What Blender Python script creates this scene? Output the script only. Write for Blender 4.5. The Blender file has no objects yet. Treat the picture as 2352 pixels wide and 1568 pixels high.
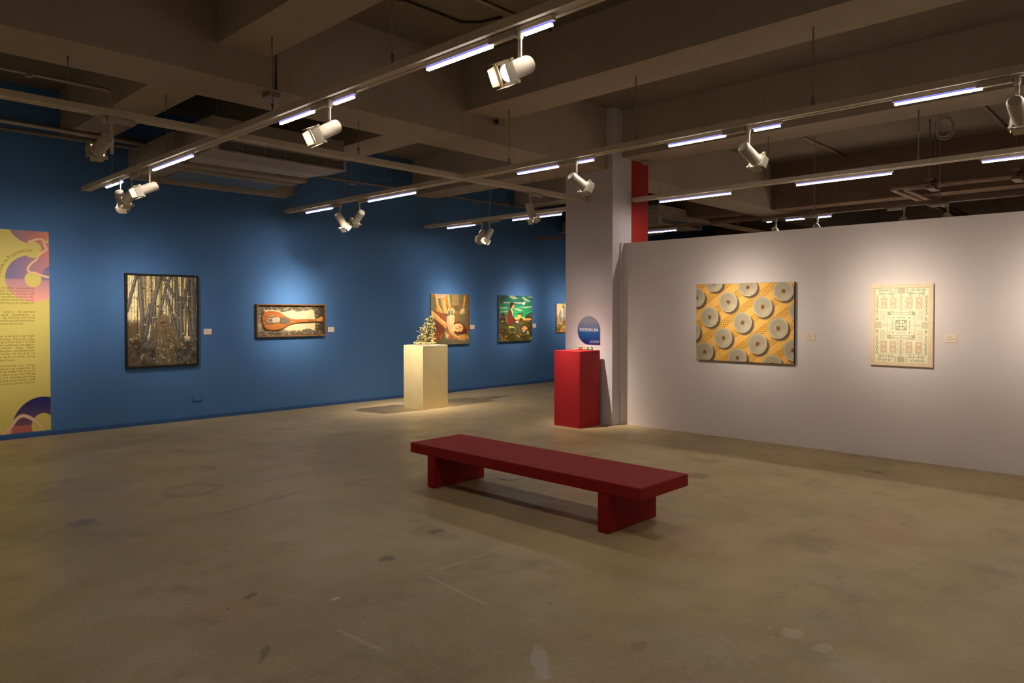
import bpy, bmesh, math, random
import numpy as np
from mathutils import Vector, Matrix, Quaternion

random.seed(7)
rng = np.random.default_rng(11)
S = bpy.context.scene
COL = S.collection

# ------------------------------------------------------------------ camera
W_, H_ = 2352, 1568
FPX = 1645.0
HORIZON = 717.0
PITCH = math.radians(1.1)
YAW = math.atan2(1579.0, FPX)            # angle between the view and the +X axis
cam_d = bpy.data.cameras.new('camera')
cam_d.sensor_fit = 'HORIZONTAL'
cam_d.sensor_width = 36.0
cam_d.lens = 36.0 * FPX / W_
cam_d.shift_y = (FPX * math.tan(PITCH) - (H_ / 2 - HORIZON)) / W_
cam_d.clip_end = 100
cam = bpy.data.objects.new('camera', cam_d)
COL.objects.link(cam)
cam.location = (0, 0, 1.5)
cam.rotation_euler = (math.pi / 2 - PITCH, 0, YAW - math.pi / 2)
S.camera = cam

# ------------------------------------------------------------------ world / exposure
wd = bpy.data.worlds.new('world'); S.world = wd; wd.use_nodes = True
wd.node_tree.nodes['Background'].inputs[0].default_value = (0.01, 0.011, 0.013, 1)
wd.node_tree.nodes['Background'].inputs[1].default_value = 0.2
S.view_settings.view_transform = 'Standard'
S.view_settings.look = 'None'
S.view_settings.gamma = 1.0
S.view_settings.use_curve_mapping = False
S.view_settings.exposure = 1.85
S.cycles.use_light_tree = False; S.cycles.max_bounces = 5; S.cycles.diffuse_bounces = 3; S.cycles.glossy_bounces = 2
S.cycles.caustics_reflective = False; S.cycles.caustics_refractive = False
SPOT_W = 86.0                             # power of one track spotlight
SPOT_COL = (1.0, 0.86, 0.70)
TUBE_E = 31.0                             # radiance of the tube diffuser
TUBE_COL = (1.0, 0.90, 0.80)

# ------------------------------------------------------------------ helpers
def lin(c):
    c = np.asarray(c, float) / 255.0
    return np.where(c <= 0.04045, c / 12.92, ((c + 0.055) / 1.055) ** 2.4)

def rgb(r, g, b):
    return tuple(float(x) for x in lin((r, g, b))) + (1.0,)

def new_mat(name):
    m = bpy.data.materials.new(name); m.use_nodes = True
    nt = m.node_tree
    return m, nt, nt.nodes['Principled BSDF']

def mat(name, col, rough=0.7, metal=0.0, var=0.12, scale=6.0, bump=0.0, bscale=60.0, spec=0.3):
    """painted / plain surface: base colour with soft noise variation and fine relief"""
    m, nt, b = new_mat(name)
    N, L = nt.nodes, nt.links
    tc = N.new('ShaderNodeTexCoord')
    nz = N.new('ShaderNodeTexNoise'); nz.inputs['Scale'].default_value = scale
    nz.inputs['Detail'].default_value = 4
    L.new(tc.outputs['Object'], nz.inputs['Vector'])
    mr = N.new('ShaderNodeMapRange')
    mr.inputs['From Min'].default_value = 0.3; mr.inputs['From Max'].default_value = 0.7
    mr.inputs['To Min'].default_value = 1 - var; mr.inputs['To Max'].default_value = 1 + var
    L.new(nz.outputs['Fac'], mr.inputs['Value'])
    mx = N.new('ShaderNodeVectorMath'); mx.operation = 'SCALE'
    mx.inputs[0].default_value = col[:3]
    L.new(mr.outputs['Result'], mx.inputs['Scale'])
    L.new(mx.outputs['Vector'], b.inputs['Base Color'])
    b.inputs['Roughness'].default_value = rough
    b.inputs['Metallic'].default_value = metal
    b.inputs['Specular IOR Level'].default_value = spec
    if bump:
        n2 = N.new('ShaderNodeTexNoise'); n2.inputs['Scale'].default_value = bscale
        n2.inputs['Detail'].default_value = 3
        L.new(tc.outputs['Object'], n2.inputs['Vector'])
        bp = N.new('ShaderNodeBump'); bp.inputs['Strength'].default_value = bump
        bp.inputs['Distance'].default_value = 0.004
        L.new(n2.outputs['Fac'], bp.inputs['Height'])
        L.new(bp.outputs['Normal'], b.inputs['Normal'])
    return m

def emit_mat(name, col, strength, base=(0.8, 0.8, 0.8)):
    m, nt, b = new_mat(name)
    b.inputs['Base Color'].default_value = (*base, 1)
    b.inputs['Emission Color'].default_value = (*col, 1)
    b.inputs['Emission Strength'].default_value = strength
    b.inputs['Roughness'].default_value = 0.4
    return m

def attr_mat(name, rough=0.6):
    m, nt, b = new_mat(name)
    a = nt.nodes.new('ShaderNodeAttribute'); a.attribute_name = 'Col'
    nt.links.new(a.outputs['Color'], b.inputs['Base Color'])
    b.inputs['Roughness'].default_value = rough
    b.inputs['Specular IOR Level'].default_value = 0.25
    return m

def tag(o, label=None, cat=None, group=None, kind=None):
    if label: o['label'] = label
    if cat: o['category'] = cat
    if group: o['group'] = group
    if kind: o['kind'] = kind
    return o

def thing(name, loc, label, cat, group=None):
    o = bpy.data.objects.new(name, None); COL.objects.link(o)
    o.location = loc; o.empty_display_size = 0.05
    return tag(o, label, cat, group)

def link(name, me, parent=None, m=None):
    if m is not None and not me.materials: me.materials.append(m)
    o = bpy.data.objects.new(name, me); COL.objects.link(o)
    if parent is not None: o.parent = parent
    return o

def bm_box(bm, x0, x1, y0, y1, z0, z1, bev=0.0, seg=2):
    r = bmesh.ops.create_cube(bm, size=1.0)
    vs = r['verts']
    for v in vs:
        v.co = Vector(((x0 + x1) / 2 + v.co.x * (x1 - x0), (y0 + y1) / 2 + v.co.y * (y1 - y0), (z0 + z1) / 2 + v.co.z * (z1 - z0)))
    if bev:
        es = list({e for v in vs for e in v.link_edges})
        bmesh.ops.bevel(bm, geom=es, offset=bev, segments=seg, profile=0.5, affect='EDGES')

def frame_of(d):
    d = d.normalized()
    a = Vector((0, 0, 1)) if abs(d.z) < 0.95 else Vector((1, 0, 0))
    s = d.cross(a).normalized()
    return s, s.cross(d).normalized()

def bm_tube(bm, pts, r, n=10, cap=True):
    pts = [Vector(p) for p in pts]
    rings = []
    rr = r if isinstance(r, (list, tuple)) else [r] * len(pts)
    for i, p in enumerate(pts):
        if i == 0: d = pts[1] - pts[0]
        elif i == len(pts) - 1: d = pts[-1] - pts[-2]
        else: d = (pts[i + 1] - pts[i]).normalized() + (pts[i] - pts[i - 1]).normalized()
        s, t = frame_of(d)
        if rings:                                    # keep the ring from twisting
            ps = (rings[-1][0].co - pts[i - 1]).normalized()
            dn = d.normalized()
            ps = ps - dn * ps.dot(dn)
            if ps.length > 1e-4:
                s = ps.normalized(); t = dn.cross(s)
        rings.append([bm.verts.new(p + (s * math.cos(2 * math.pi * k / n) + t * math.sin(2 * math.pi * k / n)) * rr[i]) for k in range(n)])
    for a, b in zip(rings, rings[1:]):
        for k in range(n):
            f = bm.faces.new((a[k], a[(k + 1) % n], b[(k + 1) % n], b[k])); f.smooth = True
    if cap:
        bm.faces.new(rings[0]); bm.faces.new(rings[-1][::-1])

def bm_lathe(bm, prof, c=(0, 0, 0), n=24):
    rings = []
    for (r, z) in prof:
        rings.append([bm.verts.new((c[0] + r * math.cos(2 * math.pi * k / n), c[1] + r * math.sin(2 * math.pi * k / n), c[2] + z)) for k in range(n)])
    for a, b in zip(rings, rings[1:]):
        for k in range(n):
            f = bm.faces.new((a[k], a[(k + 1) % n], b[(k + 1) % n], b[k])); f.smooth = True
    bm.faces.new(rings[0][::-1]); bm.faces.new(rings[-1])

def done(bm, name):
    bmesh.ops.recalc_face_normals(bm, faces=bm.faces)
    me = bpy.data.meshes.new(name); bm.to_mesh(me); bm.free()
    return me

def shift(me, v):
    me.transform(Matrix.Translation(Vector(v)))
    return me

def part(name, bm, m, parent):
    """bm holds world coordinates; the parent is an unrotated Empty or another part"""
    me = done(bm, name)
    p = parent; off = Vector((0, 0, 0))
    while p is not None:
        off += p.location; p = p.parent
    shift(me, -off)
    return link(name, me, parent, m)

def boxpart(name, b, m, parent, bev=0.0):
    bm = bmesh.new(); bm_box(bm, *b, bev=bev)
    return part(name, bm, m, parent)

def struct(name, boxes, m, label=None):
    bm = bmesh.new()
    for b in boxes: bm_box(bm, *b)
    o = link(name, done(bm, name), None, m)
    return tag(o, label, None, None, 'structure')

# ------------------------------------------------------------------ materials
M = {}
M['blue'] = mat('blue_wall_paint', rgb(72, 115, 170), 0.75, var=0.05, scale=1.2, bump=0.08, bscale=90)
M['bluebase'] = mat('blue_skirting_shaded', rgb(52, 88, 140), 0.6, var=0.06)  # wall blue made darker, the shade along the wall foot put into the colour
M['white'] = mat('white_wall_paint', rgb(224, 214, 212), 0.8, var=0.025, scale=1.5, bump=0.05, bscale=80)
M['column'] = mat('column_paint', rgb(205, 198, 202), 0.8, var=0.035, scale=2.0, bump=0.1, bscale=30)
M['ceil'] = mat('grey_ceiling_paint', rgb(130, 120, 106), 0.85, var=0.10, scale=1.0, bump=0.15, bscale=25)
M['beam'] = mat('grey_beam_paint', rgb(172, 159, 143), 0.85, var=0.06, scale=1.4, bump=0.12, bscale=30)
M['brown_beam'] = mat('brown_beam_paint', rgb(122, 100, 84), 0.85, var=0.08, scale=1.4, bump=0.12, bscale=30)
M['redwall'] = mat('red_wall_paint', rgb(168, 38, 34), 0.75, var=0.04)
M['red'] = mat('red_plinth_paint', rgb(176, 34, 42), 0.6, var=0.05, scale=5)
M['redbench'] = mat('red_bench_paint', rgb(146, 27, 27), 0.65, var=0.05, scale=8, bump=0.05, bscale=120, spec=0.22)
M['cream'] = mat('cream_plinth_paint', rgb(228, 210, 158), 0.7, var=0.04, scale=5, bump=0.05, bscale=60)
M['track'] = mat('track_grey_paint', rgb(206, 195, 178), 0.5, var=0.06, scale=4)
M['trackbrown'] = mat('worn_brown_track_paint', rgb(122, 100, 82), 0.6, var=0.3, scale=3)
M['lamp'] = mat('lamp_white_metal', rgb(180, 171, 153), 0.4, 0.1, var=0.04, scale=20)
M['lampdark'] = mat('lamp_grey_metal', rgb(150, 142, 130), 0.4, 0.3, var=0.05, scale=20)
M['rod'] = mat('hanger_rod_grey', rgb(168, 158, 146), 0.5)
M['pipe'] = mat('painted_pipe', rgb(172, 160, 144), 0.55, 0.0, var=0.08)
M['brownpipe'] = mat('brown_pipe', rgb(158, 128, 108), 0.6, 0.0, var=0.1)
M['cable'] = mat('dark_cable', rgb(46, 40, 36), 0.6)
M['ac'] = mat('air_conditioner_shell', rgb(146, 134, 118), 0.55, var=0.08, scale=3)
M['acdark'] = mat('air_conditioner_inside', rgb(26, 24, 21), 0.8, var=0.2)
M['acpanel'] = mat('air_conditioner_panel', rgb(168, 158, 152), 0.5, var=0.05)
M['acblue'] = mat('blue_grey_filter_panel', rgb(104, 122, 142), 0.4, var=0.2, scale=9)
M['blackframe'] = mat('black_frame_wood', rgb(34, 29, 24), 0.45, var=0.2, scale=30)
M['oak'] = mat('brown_frame_wood', rgb(124, 88, 56), 0.5, var=0.2, scale=25)
M['paleframe'] = mat('pale_frame_wood', rgb(238, 214, 178), 0.55, var=0.05, scale=20)
M['canvas_edge'] = mat('canvas_edge_grey', rgb(150, 142, 138), 0.8, var=0.08, scale=20)
M['canvas_dark'] = mat('canvas_edge_dark', rgb(58, 47, 40), 0.7, var=0.15, scale=20)
M['card'] = mat('caption_card', rgb(240, 222, 200), 0.7, var=0.02)
M['cardink'] = mat('caption_print', rgb(196, 172, 152), 0.8)
M['print'] = mat('banner_print', rgb(122, 98, 34), 0.7, var=0.05)
M['whiteink'] = mat('white_lettering', rgb(226, 222, 226), 0.6, var=0.02)
M['lens'] = emit_mat('lit_lens', SPOT_COL, 6.0)
M['tube'] = emit_mat('lit_tube', TUBE_COL, TUBE_E)
M['tubeglow'] = emit_mat('lit_tube_side', (1.0, 0.90, 0.80), 3.5)
M['tubefringe'] = emit_mat('blue_fringe_glow', (0.10, 0.12, 0.85), 0.33)  # emission imitates the blue-violet lens fringe along the tubes
for k_ in ('tubefringe', 'lens'): M[k_].cycles.emission_sampling = 'NONE'
M['paint'] = attr_mat('painted_picture', 0.6)
M['vinyl'] = attr_mat('printed_vinyl', 0.5)
M['paintgloss'] = attr_mat('painted_wood', 0.4)

def floor_material():
    m, nt, b = new_mat('worn_concrete')
    N, L = nt.nodes, nt.links
    tc = N.new('ShaderNodeTexCoord')
    P = tc.outputs['Object']
    def noise(scale, detail=3, rough=0.6, vec=None, dist=0.0):
        n = N.new('ShaderNodeTexNoise'); n.inputs['Scale'].default_value = scale
        n.inputs['Detail'].default_value = detail; n.inputs['Roughness'].default_value = rough
        n.inputs['Distortion'].default_value = dist
        L.new(vec or P, n.inputs['Vector']); return n.outputs['Fac']
    def ramp(v, a, c, x, y):
        r = N.new('ShaderNodeMapRange'); r.interpolation_type = 'SMOOTHSTEP'
        for k, val in zip(('From Min', 'From Max', 'To Min', 'To Max'), (a, c, x, y)): r.inputs[k].default_value = val
        L.new(v, r.inputs['Value']); return r.outputs['Result']
    def mix(c0, c1, fac):
        x = N.new('ShaderNodeMix'); x.data_type = 'RGBA'
        for sock, val in ((x.inputs['A'], c0), (x.inputs['B'], c1)):
            if isinstance(val, tuple): sock.default_value = val
            else: L.new(val, sock)
        if isinstance(fac, float): x.inputs['Factor'].default_value = fac
        else: L.new(fac, x.inputs['Factor'])
        return x.outputs['Result']
    c = mix(rgb(164, 144, 106), rgb(186, 165, 124), ramp(noise(0.55, 3), 0.35, 0.65, 0, 1))
    c = mix(c, rgb(182, 147, 108), ramp(noise(0.9, 3, 0.5), 0.52, 0.75, 0, 0.55))
    c = mix(c, rgb(132, 118, 94), ramp(noise(1.8, 4, 0.65), 0.52, 0.72, 0, 0.5))
    c = mix(c, rgb(196, 178, 142), ramp(noise(26, 3, 0.7), 0.5, 0.8, 0, 0.45))
    c = mix(c, rgb(110, 98, 78), ramp(noise(60, 2, 0.6), 0.58, 0.75, 0, 0.55))
    mp = N.new('ShaderNodeMapping'); mp.inputs['Scale'].default_value = (1.0, 14.0, 1.0)
    mp.inputs['Rotation'].default_value = (0, 0, 0.35)
    L.new(P, mp.inputs['Vector'])
    c = mix(c, rgb(200, 186, 156), ramp(noise(3.0, 4, 0.6, mp.outputs['Vector']), 0.62, 0.78, 0, 0.35))
    for sc, r0, colr, keep in ((7.0, 0.055, rgb(222, 210, 184), 0.86), (5.0, 0.07, rgb(84, 74, 60), 0.84)):
        v = N.new('ShaderNodeTexVoronoi'); v.inputs['Scale'].default_value = sc
        nd = N.new('ShaderNodeMixRGB'); nd.blend_type = 'LINEAR_LIGHT'; nd.inputs[0].default_value = 0.05
        nn = N.new('ShaderNodeTexNoise'); nn.inputs['Scale'].default_value = 9
        L.new(P, nn.inputs['Vector']); L.new(P, nd.inputs[1]); L.new(nn.outputs['Color'], nd.inputs[2])
        L.new(nd.outputs[0], v.inputs['Vector'])
        sep = N.new('ShaderNodeSeparateColor'); L.new(v.outputs['Color'], sep.inputs[0])
        a = ramp(v.outputs['Distance'], r0 * 0.5, r0, 1, 0)
        k = ramp(sep.outputs[0], keep, keep + 0.01, 0, 0.7)
        mu = N.new('ShaderNodeMath'); mu.operation = 'MULTIPLY'; L.new(a, mu.inputs[0]); L.new(k, mu.inputs[1])
        c = mix(c, colr, mu.outputs[0])
    # stains with a shape of their own: x, y, rx, ry, angle, colour, strength, ring
    stains = [(2.47, 6.12, .21, .20, 0, (112, 98, 80), .28, 1), (1.53, 5.74, .12, .10, .3, (104, 92, 84), .6, 0),
              (2.28, 2.02, .045, .16, -.78, (196, 192, 186), .5, 0), (2.60, 3.55, .07, .05, .3, (86, 74, 56), .6, 0),
              (3.15, 3.75, .08, .05, .2, (80, 68, 52), .6, 0), (1.75, 3.6, .06, .03, .6, (84, 74, 60), .6, 0),
              (1.5, 2.95, .09, .02, .9, (84, 72, 56), .5, 0), (5.9, 3.3, .16, .12, 0, (96, 84, 66), .5, 0),
              (7.2, 2.2, .10, .05, 1.5, (70, 62, 52), .7, 0), (3.3, 1.35, .07, .05, 0, (204, 188, 158), .45, 0),
              (3.25, 1.2, .06, .05, 0, (204, 188, 158), .4, 0), (2.7, 1.8, .08, .04, 0, (150, 90, 70), .4, 0),
              (4.2, 2.4, .5, .25, .4, (168, 120, 92), .3, 0), (5.2, 1.6, .7, .4, .2, (178, 128, 98), .3, 0),
              (2.05, 3.25, .03, .015, .3, (220, 206, 176), .8, 0), (6.5, 7.8, .35, .10, .1, (180, 164, 132), .35, 0)]
    segs = [((2.586, 3.176), (4.039, 3.207), .012, (196, 178, 140), .5), ((2.586, 3.15), (2.542, 2.623), .012, (196, 178, 140), .45),
            ((1.853, 2.905), (1.872, 2.62), .010, (196, 178, 140), .45), ((2.32, 5.25), (3.15, 5.42), .008, (92, 80, 64), .6)]
    sx = N.new('ShaderNodeSeparateXYZ'); L.new(P, sx.inputs[0])
    wob = noise(11, 2)
    def math_(op, a, b_=None):
        n = N.new('ShaderNodeMath'); n.operation = op
        for i, v in enumerate((a, b_)):
            if v is None: continue
            if isinstance(v, (int, float)): n.inputs[i].default_value = v
            else: L.new(v, n.inputs[i])
        return n.outputs[0]
    wobc = math_('MULTIPLY', math_('SUBTRACT', wob, 0.5), 1.6)
    for (x, y, rx, ry, an, colr, st, ring) in stains:
        mp = N.new('ShaderNodeMapping'); mp.vector_type = 'TEXTURE'
        mp.inputs['Location'].default_value = (x, y, 0); mp.inputs['Rotation'].default_value = (0, 0, an)
        mp.inputs['Scale'].default_value = (rx, ry, 1)
        L.new(P, mp.inputs['Vector'])
        ln = N.new('ShaderNodeVectorMath'); ln.operation = 'LENGTH'; L.new(mp.outputs[0], ln.inputs[0])
        d = ln.outputs['Value']
        if ring:
            d = math_('MULTIPLY', math_('ABSOLUTE', math_('SUBTRACT', d, 1.0)), 4.0)
        d = math_('ADD', d, wobc)
        c = mix(c, rgb(*colr), ramp(d, 0.55, 1.1, st, 0))
    for (a, e, w, colr, st) in segs:
        cx, cy = (a[0] + e[0]) / 2, (a[1] + e[1]) / 2
        ln_ = math.hypot(e[0] - a[0], e[1] - a[1]) / 2; an = math.atan2(e[1] - a[1], e[0] - a[0])
        mp = N.new('ShaderNodeMapping'); mp.vector_type = 'TEXTURE'
        mp.inputs['Location'].default_value = (cx, cy, 0); mp.inputs['Rotation'].default_value = (0, 0, an)
        mp.inputs['Scale'].default_value = (ln_, w, 1)
        L.new(P, mp.inputs['Vector'])
        s2 = N.new('ShaderNodeSeparateXYZ'); L.new(mp.outputs[0], s2.inputs[0])
        d = math_('MAXIMUM', math_('ABSOLUTE', s2.outputs[0]), math_('ABSOLUTE', s2.outputs[1]))
        d = math_('ADD', d, wobc)
        c = mix(c, rgb(*colr), ramp(d, 0.7, 1.25, st, 0))
    L.new(c, b.inputs['Base Color'])
    L.new(ramp(noise(3.0, 2), 0.3, 0.7, 0.34, 0.52), b.inputs['Roughness'])
    b.inputs['Specular IOR Level'].default_value = 0.35
    bp = N.new('ShaderNodeBump'); bp.inputs['Strength'].default_value = 0.12; bp.inputs['Distance'].default_value = 0.003
    L.new(noise(45, 2), bp.inputs['Height']); L.new(bp.outputs['Normal'], b.inputs['Normal'])
    return m
M['floor'] = floor_material()

# ------------------------------------------------------------------ the setting
XL, XR, YF, YB, ZS = -2.6, 19.0, -4.0, 10.1, 4.2
struct('floor', [(XL, XR, YF, YB, -0.1, 0)], M['floor'], 'worn brown concrete floor of the gallery')
struct('ceiling', [(XL, XR, YF, YB, ZS, ZS + 0.1)], M['ceil'], 'grey painted concrete ceiling slab')
struct('wall_back', [(XL, XR, YB, YB + 0.15, 0, ZS)], M['blue'], 'long blue wall hung with paintings')
struct('wall_left', [(XL - 0.15, XL, YF, YB, 0, ZS)], M['white'], 'white wall at the left side of the gallery')
struct('wall_front', [(XL, XR, YF - 0.15, YF, 0, ZS)], M['white'], 'white wall at the front of the gallery')
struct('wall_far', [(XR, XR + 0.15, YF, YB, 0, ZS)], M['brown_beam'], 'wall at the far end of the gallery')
struct('wall_right', [(7.97, 8.12, YF, 5.60, 0, 2.425)], M['white'], 'free-standing white partition wall lower than the ceiling')
struct('wall_bounce', [(13.95, 14.10, YF, 5.60, 0, 2.425)], M['white'], 'unseen white partition added behind the first one to bounce light')  # out of sight, added so its bounce brightens the ceiling beyond
struct('trim_1', [(7.915, 7.97, 5.575, 5.60, 0, 2.425)], M['white'], 'narrow white filler strip between partition and column')
struct('baseboard_back', [(XL, XR, YB - 0.012, YB, 0, 0.05)], M['bluebase'], 'low blue skirting along the blue wall')
col_ = struct('column', [(7.75, 8.18, 5.60, 6.40, 0, ZS)], M['column'], 'square white concrete column')
struct('column_red_side', [(8.18, 8.59, 5.60, 6.40, 0, ZS)], M['redwall'], 'red painted back half of the column above the partition')
# concrete beams: deep one along the blue wall, shallower ribs across
struct('ceiling_beam', [(XL, 7.75, 5.70, 6.31, 3.39, ZS), (8.59, XR, 5.70, 6.31, 3.39, ZS)], M['beam'], 'deep grey concrete beam running into the column')
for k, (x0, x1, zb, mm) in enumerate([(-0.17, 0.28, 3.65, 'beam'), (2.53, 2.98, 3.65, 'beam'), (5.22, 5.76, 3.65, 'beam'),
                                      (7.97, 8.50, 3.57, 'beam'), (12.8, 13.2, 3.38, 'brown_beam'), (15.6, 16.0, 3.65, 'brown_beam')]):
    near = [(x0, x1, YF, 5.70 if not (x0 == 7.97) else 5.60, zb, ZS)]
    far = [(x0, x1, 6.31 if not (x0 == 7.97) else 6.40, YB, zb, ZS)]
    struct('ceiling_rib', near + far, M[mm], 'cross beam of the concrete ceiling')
struct('ceiling_rib', [(10.6, 11.0, 6.31, YB, 3.65, ZS)], M['beam'], 'cross beam of the concrete ceiling')

# ------------------------------------------------------------------ little 2-D painter for flat pictures
def homography(q):
    """unit square (u right, v down) -> the four given points (TL, TR, BR, BL)"""
    src = [(0, 0), (1, 0), (1, 1), (0, 1)]
    A, B = [], []
    for (u, v), (x, y) in zip(src, q):
        A.append([u, v, 1, 0, 0, 0, -u * x, -v * x]); B.append(x)
        A.append([0, 0, 0, u, v, 1, -u * y, -v * y]); B.append(y)
    h = np.linalg.solve(np.array(A, float), np.array(B, float))
    return np.append(h, 1).reshape(3, 3)

class Ras:
    def __init__(s, W, H, quad, base, ss=2):
        s.W, s.H, s.ss = W, H, ss
        s.Hm = homography(quad); s.Hi = np.linalg.inv(s.Hm)
        w, h = W * ss, H * ss
        u, v = np.meshgrid((np.arange(w) + .5) / w, (np.arange(h) + .5) / h)
        s.U, s.V = u, v
        d = s.Hm[2, 0] * u + s.Hm[2, 1] * v + 1
        s.X = (s.Hm[0, 0] * u + s.Hm[0, 1] * v + s.Hm[0, 2]) / d
        s.Y = (s.Hm[1, 0] * u + s.Hm[1, 1] * v + s.Hm[1, 2]) / d
        s.C = np.empty((h, w, 3)); s.C[:] = base
    def win(s, x0, x1, y0, y1):
        us, vs = [], []
        for x in (x0, x1):
            for y in (y0, y1):
                p = s.Hi @ np.array([x, y, 1.0]); us.append(p[0] / p[2]); vs.append(p[1] / p[2])
        h, w = s.U.shape
        a = max(0, int(min(us) * w) - 1); b = min(w, int(max(us) * w) + 2)
        c = max(0, int(min(vs) * h) - 1); d = min(h, int(max(vs) * h) + 2)
        return (slice(c, d), slice(a, b)) if b > a and d > c else None
    def put(s, sl, mask, col, alpha=1.0):
        m = (mask * alpha)[..., None]
        s.C[sl] = s.C[sl] * (1 - m) + np.asarray(col, float) * m
    def poly(s, pts, col, alpha=1.0):
        P = np.asarray(pts, float)
        sl = s.win(P[:, 0].min(), P[:, 0].max(), P[:, 1].min(), P[:, 1].max())
        if sl is None: return
        X, Y = s.X[sl], s.Y[sl]; ins = np.zeros(X.shape, bool)
        for (x0, y0), (x1, y1) in zip(P, np.roll(P, -1, 0)):
            if y0 == y1: continue
            ins ^= ((y0 > Y) != (y1 > Y)) & (X < (x1 - x0) * (Y - y0) / (y1 - y0) + x0)
        s.put(sl, ins.astype(float), col, alpha)
    def ell(s, cx, cy, rx, ry, col, alpha=1.0, rot=0.0, soft=0.0):
        R = max(rx, ry) * (1 + soft)
        sl = s.win(cx - R, cx + R, cy - R, cy + R)
        if sl is None: return
        X, Y = s.X[sl] - cx, s.Y[sl] - cy
        c, n = math.cos(rot), math.sin(rot)
        d = np.hypot((X * c + Y * n) / rx, (-X * n + Y * c) / ry)
        m = np.clip((1 + soft - d) / (2 * soft), 0, 1) if soft else (d < 1).astype(float)
        s.put(sl, m, col, alpha)
    def line(s, pts, w, col, alpha=1.0, w1=None):
        w1 = w if w1 is None else w1
        n = len(pts) - 1
        P = np.asarray(pts, float); ww = max(w, w1)
        sl = s.win(P[:, 0].min() - ww, P[:, 0].max() + ww, P[:, 1].min() - ww, P[:, 1].max() + ww)
        if sl is None: return
        X, Y = s.X[sl], s.Y[sl]; best = np.full(X.shape, 9.0)
        for i in range(n):
            a, b = P[i], P[i + 1]; d = b - a; L2 = (d ** 2).sum() + 1e-9
            t = np.clip(((X - a[0]) * d[0] + (Y - a[1]) * d[1]) / L2, 0, 1)
            r = (w + (w1 - w) * (i + t) / n) / 2
            best = np.minimum(best, np.hypot(X - a[0] - t * d[0], Y - a[1] - t * d[1]) / r)
        s.put(sl, (best < 1).astype(float), col, alpha)
    def noise(s, scale, seed=0, ax=1.0, ay=1.0):
        g = np.random.default_rng(seed).random((64, 64))
        x = s.X / scale * ax; y = s.Y / scale * ay
        xi, yi = np.floor(x).astype(int), np.floor(y).astype(int)
        fx, fy = x - xi, y - yi
        fx, fy = fx * fx * (3 - 2 * fx), fy * fy * (3 - 2 * fy)
        G = lambda a, b: g[a % 64, b % 64]
        return (G(yi, xi) * (1 - fx) + G(yi, xi + 1) * fx) * (1 - fy) + (G(yi + 1, xi) * (1 - fx) + G(yi + 1, xi + 1) * fx) * fy
    def blend(s, m, col, alpha=1.0):
        s.put((slice(None), slice(None)), np.clip(m, 0, 1), col, alpha)
    def shade(s, amp, scale, seed=0, ax=1.0, ay=1.0):
        s.C *= (1 + amp * (s.noise(scale, seed, ax, ay) - .5) * 2)[..., None]
    def out(s):
        h, w = s.H, s.W
        c = s.C.reshape(h, s.ss, w, s.ss, 3).mean((1, 3))
        return lin(np.clip(c, 0, 255))

def sheet(name, ras, O, ux, w, h, m, parent):
    """flat picture as a fine vertex-coloured sheet: O top-left corner (world), ux along the width"""
    col = ras.out(); H, W = col.shape[:2]
    off = Vector((0, 0, 0)); p = parent
    while p is not None: off += p.location; p = p.parent
    O = np.array(Vector(O) - off); ux = np.array(ux, float)
    u, v = np.meshgrid(np.linspace(0, 1, W), np.linspace(0, 1, H))
    co = O + u[..., None] * w * ux + v[..., None] * h * np.array([0, 0, -1.0])
    me = bpy.data.meshes.new(name)
    idx = np.arange(W * H).reshape(H, W)
    q = np.stack([idx[:-1, :-1], idx[1:, :-1], idx[1:, 1:], idx[:-1, 1:]], -1).reshape(-1)
    nf = (W - 1) * (H - 1)
    me.vertices.add(W * H); me.vertices.foreach_set('co', co.reshape(-1))
    me.loops.add(nf * 4); me.loops.foreach_set('vertex_index', q)
    me.polygons.add(nf); me.polygons.foreach_set('loop_start', np.arange(nf) * 4)
    me.update(calc_edges=True)
    a = me.color_attributes.new('Col', 'FLOAT_COLOR', 'POINT')
    a.data.foreach_set('color', np.concatenate([col.reshape(-1, 3), np.ones((W * H, 1))], 1).reshape(-1))
    return link(name, me, parent, m)

# ------------------------------------------------------------------ lettering
def text_mesh(items, name, bold=0.0):
    """items: (text, size, function mapping flat text (x, y) to a world point, fit_width or None) -> one mesh"""
    objs = []
    for (body, size, fn, fit) in items:
        cu = bpy.data.curves.new('lettering', 'FONT'); cu.body = body; cu.size = size
        cu.resolution_u = 3; cu.offset = bold
        o = bpy.data.objects.new('lettering', cu); COL.objects.link(o); objs.append(o)
    dg = bpy.context.evaluated_depsgraph_get(); dg.update()
    V, F = [], []
    for o, (body, size, fn, fit) in zip(objs, items):
        me = bpy.data.meshes.new_from_object(o.evaluated_get(dg))
        xs = [v.co.x for v in me.vertices]
        k = 1.0
        if fit and xs: k = fit / (max(xs) - min(xs))
        base = len(V)
        for v in me.vertices: V.append(fn((v.co.x) * k, v.co.y))
        for p in me.polygons: F.append([base + i for i in p.vertices])
        bpy.data.meshes.remove(me)
    for o in objs:
        cu = o.data; bpy.data.objects.remove(o); bpy.data.curves.remove(cu)
    me = bpy.data.meshes.new(name); me.from_pydata([tuple(v) for v in V], [], F); me.update()
    return me

def place(me, name, parent, m):
    off = Vector((0, 0, 0)); p = parent
    while p is not None: off += p.location; p = p.parent
    shift(me, -off)
    return link(name, me, parent, m)

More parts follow.
